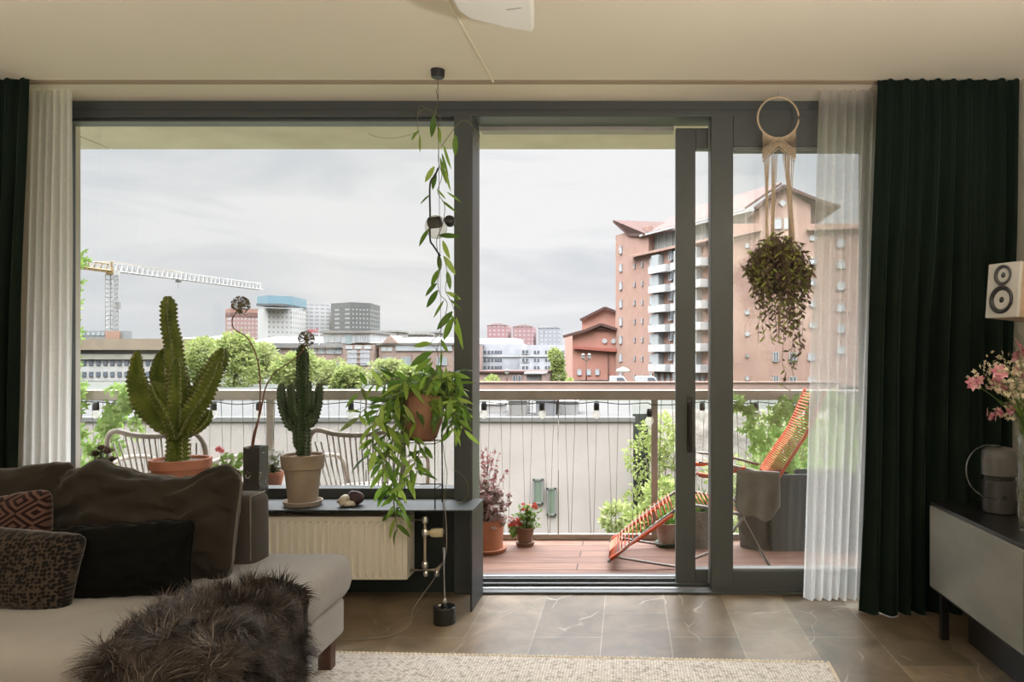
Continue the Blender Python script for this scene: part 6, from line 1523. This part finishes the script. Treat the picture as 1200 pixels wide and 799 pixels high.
# ---------------------------------------------------------------- trees
TL = [leafmat('tree_leaf_a', [(0,(.38,.50,.12)),(.5,(.55,.68,.18)),(1,(.75,.85,.30))], .7, .5), leafmat('tree_leaf_b', [(0,(.48,.58,.18)),(.5,(.65,.76,.26)),(1,(.85,.92,.40))], .7, .5)]
bark = noisy('bark', (.14,.10,.07), (.24,.19,.14), 6, .9)
def tree(x, y, zg, top, r, label, n=1500, leaf=.5, m=0, lobes=9, seed=0, group=None, squash=1):
    Rt = random.Random(seed); e = empty('tree', (x,y,zg), label, 'tree', group); H = top-zg; b = MB()
    b.tube([(x,y,zg),(x+.1,y,zg+H*.35),(x,y,zg+H*.75)], [r*.09,r*.065,r*.02], 8)
    cs = []
    for k in range(lobes):
        a = Rt.uniform(0,2*PI); q = Rt.uniform(.15,.62)*r; zc_ = zg+H*Rt.uniform(.14,.86); rad = r*Rt.uniform(.34,.52)
        c = V((x+q*math.cos(a), y+q*math.sin(a), min(zc_, top-rad*.8))); cs.append((c, rad)); b.tube([(x,y,zg+H*.35), tuple(c)], [r*.04,r*.012], 5)
    cs.append((V((x,y,top-r*.42)), r*.42))
    b.build('trunk', bark, e, smooth=True); lf = MB()
    for i in range(n):
        c, rad = cs[Rt.randrange(len(cs))]; d = rdir(); p = c+V((d.x, d.y, d.z*squash))*rad*Rt.uniform(.55,1.08)**.7
        lf.leaf(p, (d+rdir()*.8), rdir(), leaf*Rt.uniform(.6,1.3), leaf*Rt.uniform(.4,.7), .2, .1, 2)
    lf.build('crown', TL[m], e, recalc=False)
gt = 'street trees in front of the offices'
for k, (px, yt, rp2, Y, m, lab) in enumerate([(232,398,26,140,0,'light green street tree right behind the big cactus'),(275,392,27,118,0,'tallest light green street tree, behind the leaning dried flower'),(303,404,22,132,1,'light green street tree between the two big cacti'),
        (345,412,26,112,0,'yellow-green street tree behind the smaller dark cactus'),(385,424,24,126,1,'low yellow-green street tree right of the dark cactus'),(408,432,18,112,0,'small yellow-green bush-like tree beneath the brick bay'),
        (452,424,22,130,1,'yellow-green street tree left of the leafy vine'),(484,432,20,116,0,'small yellow-green tree behind the leafy vine')]):
    tree(PX(px,Y), Y, GZ, PZ(yt,Y), S(rp2*1.15,Y), lab, 3600, .62, m, 14, 20+k, gt)
tree(PX(650,126), 126, GZ, PZ(409,126), S(15,126), 'small round green tree in front of the white offices, left of the orange house', 1500, .55, 0, 7, 40)
tree(PX(578,110), 110, GZ-1, PZ(440,110), S(16,110), 'low green bush above the garage row right of the window post', 900, .4, 0, 6, 41)
tree(PX(668,92), 92, GZ-1, PZ(443,92), S(10,92), 'small green bush on the street left of the parapet wall', 500, .35, 0, 5, 42)
tree(PX(70,110), 110, GZ-1, PZ(445,110), S(30,110), 'low green bush in front of the white office at far left', 900, .45, 1, 6, 43)
gr = 'leafy trees below the balcony on the right'
for k, (px, yt, rp2, Y, m, lab) in enumerate([(772,484,46,37,0,'bright green tree beside the pale wall, behind the railing post'),(850,530,50,30,1,'broad light green tree seen low through the sliding door'),(722,592,34,27,1,'low light green tree in front of the pale wall, left of the railing post'),
        (775,560,40,25,0,'nearest green tree at the foot of the railing post'),(905,480,52,37,1,'light green tree behind the right glass pane'),(965,470,56,31,0,'green tree behind the sheer curtain'),(1050,480,60,36,1,'light green tree behind the dark curtain')]):
    tree(PX(px,Y), Y, -12, PZ(yt,Y), S(rp2*1.1,Y), lab, 5200, .27, m, 16, 60+k, gr)
# ---------------------------------------------------------------- tower crane
cY = 220; cr_ = mat('crane_white', (.74,.72,.66), .5); cyel = mat('crane_yellow', (.62,.42,.16), .5)
cx0 = PX(131,cY); cz = PZ(309,cY); e = empty('tower_crane', (cx0,cY,GZ), 'white and yellow tower crane with a long lattice jib on the left skyline', 'crane')
def lattice(a, b, w, seg, m, name, tri=False, rad=.10):
    a = V(a); b = V(b); d = (b-a).normalized(); u = d.cross(V((0,0,1))) if abs(d.z) < .9 else V((1,0,0)); u.normalize(); k = u.cross(d).normalized(); mb = MB()
    cs = [(-.5,-.5),(.5,-.5),(.5,.5),(-.5,.5)] if not tri else [(-.5,0),(.5,0),(0,1)]
    if tri and k.z < 0: k = -k
    def at(t, c): return a.lerp(b,t)+u*(c[0]*w)+k*(c[1]*w)
    for c in cs: mb.tube([at(0,c), at(1,c)], rad, 4)
    for s in range(seg):
        for i in range(len(cs)):
            c1, c2_ = cs[i], cs[(i+1) % len(cs)]
            mb.tube([at(s/seg,c1), at((s+1)/seg,c2_)], rad*.55, 3); mb.tube([at(s/seg,c1), at(s/seg,c2_)], rad*.5, 3)
    return mb.build(name, m, e)
lattice((cx0,cY,GZ), (cx0,cY,PZ(322,cY)), 2.2, 22, cr_, 'mast', rad=.16)
MB().lathe([(1.5,0),(1.6,1.5)], (cx0,cY,PZ(322,cY)), 12).build('slewing_ring', cyel, e); MB().box((cx0+2.2,cY-1,PZ(320,cY)), (1.2,1.2,1.6)).build('cab', cr_, e)
MB().box((cx0+1.9,cY,PZ(358,cY)), (.9,.9,2.0)).build('hoist_box', wall('grey_box',(.45,.43,.40)), e)
zj = PZ(317.5,cY); jd = V((13,54,0)).normalized()
J0 = V((cx0,cY,zj))
lattice(J0, J0+jd*62, 2.3, 34, cr_, 'jib', True, .13); lattice(J0-jd*1, J0-jd*17, 2.0, 8, cyel, 'counter_jib', True, .22)
MB().bar(J0-jd*2+V((0,0,-.3)), J0-jd*17+V((0,0,-.3)), .5, .6).build('counter_jib_deck', cyel, e)
MB().box(J0-jd*15.5+V((0,0,-1.6)), (2.0,2.4,1.8)).build('counterweight', cr_, e)
MB().tube([J0+V((0,0,0)), J0+V((0,0,2.8))], .3, 6).tube([J0+V((0,0,2.8)), J0+jd*26+V((0,0,2.4))], .08, 4).tube([J0+V((0,0,2.8)), J0-jd*16+V((0,0,.4))], .08, 4).build('tower_head', cyel, e)
pT = J0+jd*24; MB().box(pT+V((0,0,-.6)), (1.2,1.2,.8)).tube([pT, pT+V((0,0,-3.2))], .06, 4).build('trolley', mat('dark_trolley',(.2,.2,.2),.5), e)
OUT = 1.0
# ---------------------------------------------------------------- warm fill lamps added out of view to brighten the ceiling
def fill_lamp(x, y, z, watts, label):
    e = empty('fill_uplighter', (x,y,0), label, 'lamp')
    MB().lathe([(.14,0),(.14,.02),(.012,.03),(.012,z-.12),(.03,z-.10),(.15,z)], (x,y,0), 24, cap=False).build('stand_and_bowl', M['steel'], e, smooth=True)
    l = bpy.data.lights.new('fill_bulb', 'AREA'); l.shape = 'DISK'; l.size = .22; l.energy = watts; l.color = (1,.935,.86)
    o = bpy.data.objects.new('fill_bulb', l); C.objects.link(o); o.parent = e; o.location = (0,0,z-.02); o.rotation_euler = (PI,0,0)
fill_lamp(-2.7, 1.2, 1.15, 17, 'added steel fill lamp standing left of the sofa outside the picture')
fill_lamp(1.0, .3, 1.15, 100, 'added steel fill lamp standing near the sideboard outside the picture')
fill_lamp(-3.2, -2.0, 1.15, 42, 'added steel fill lamp in the back left corner of the room')
fill_lamp(.9, -2.3, 1.15, 60, 'added steel fill lamp in the back right corner of the room')

# repeats share a group
G = {'tower_block': 'distant tower blocks on the skyline', 'office_building': 'office blocks beyond the trees', 'low_building': 'low roofs beyond the offices', 'velvet_curtain': 'dark green velvet curtains',
     'sheer_curtain': 'cream curtains at the window', 'potted_cactus': 'large potted cacti on the bench', 'throw_pillow': 'throw pillows on the sofa', 'back_cushion': 'back cushions of the sofa',
     'dried_flower': 'dried flowers in the marble vase', 'rooftop_unit': 'boxes on the flat roof', 'shed': 'low sheds on the street', 'street_lamp': 'street lamps', 'climbing_vine': 'climbing vines on the railing', 'fill_uplighter': 'added fill lamps'}
for o in list(scene.objects):
    k = o.name.split('.')[0]
    if o.parent is None and k in G and 'group' not in o: o['group'] = G[k]
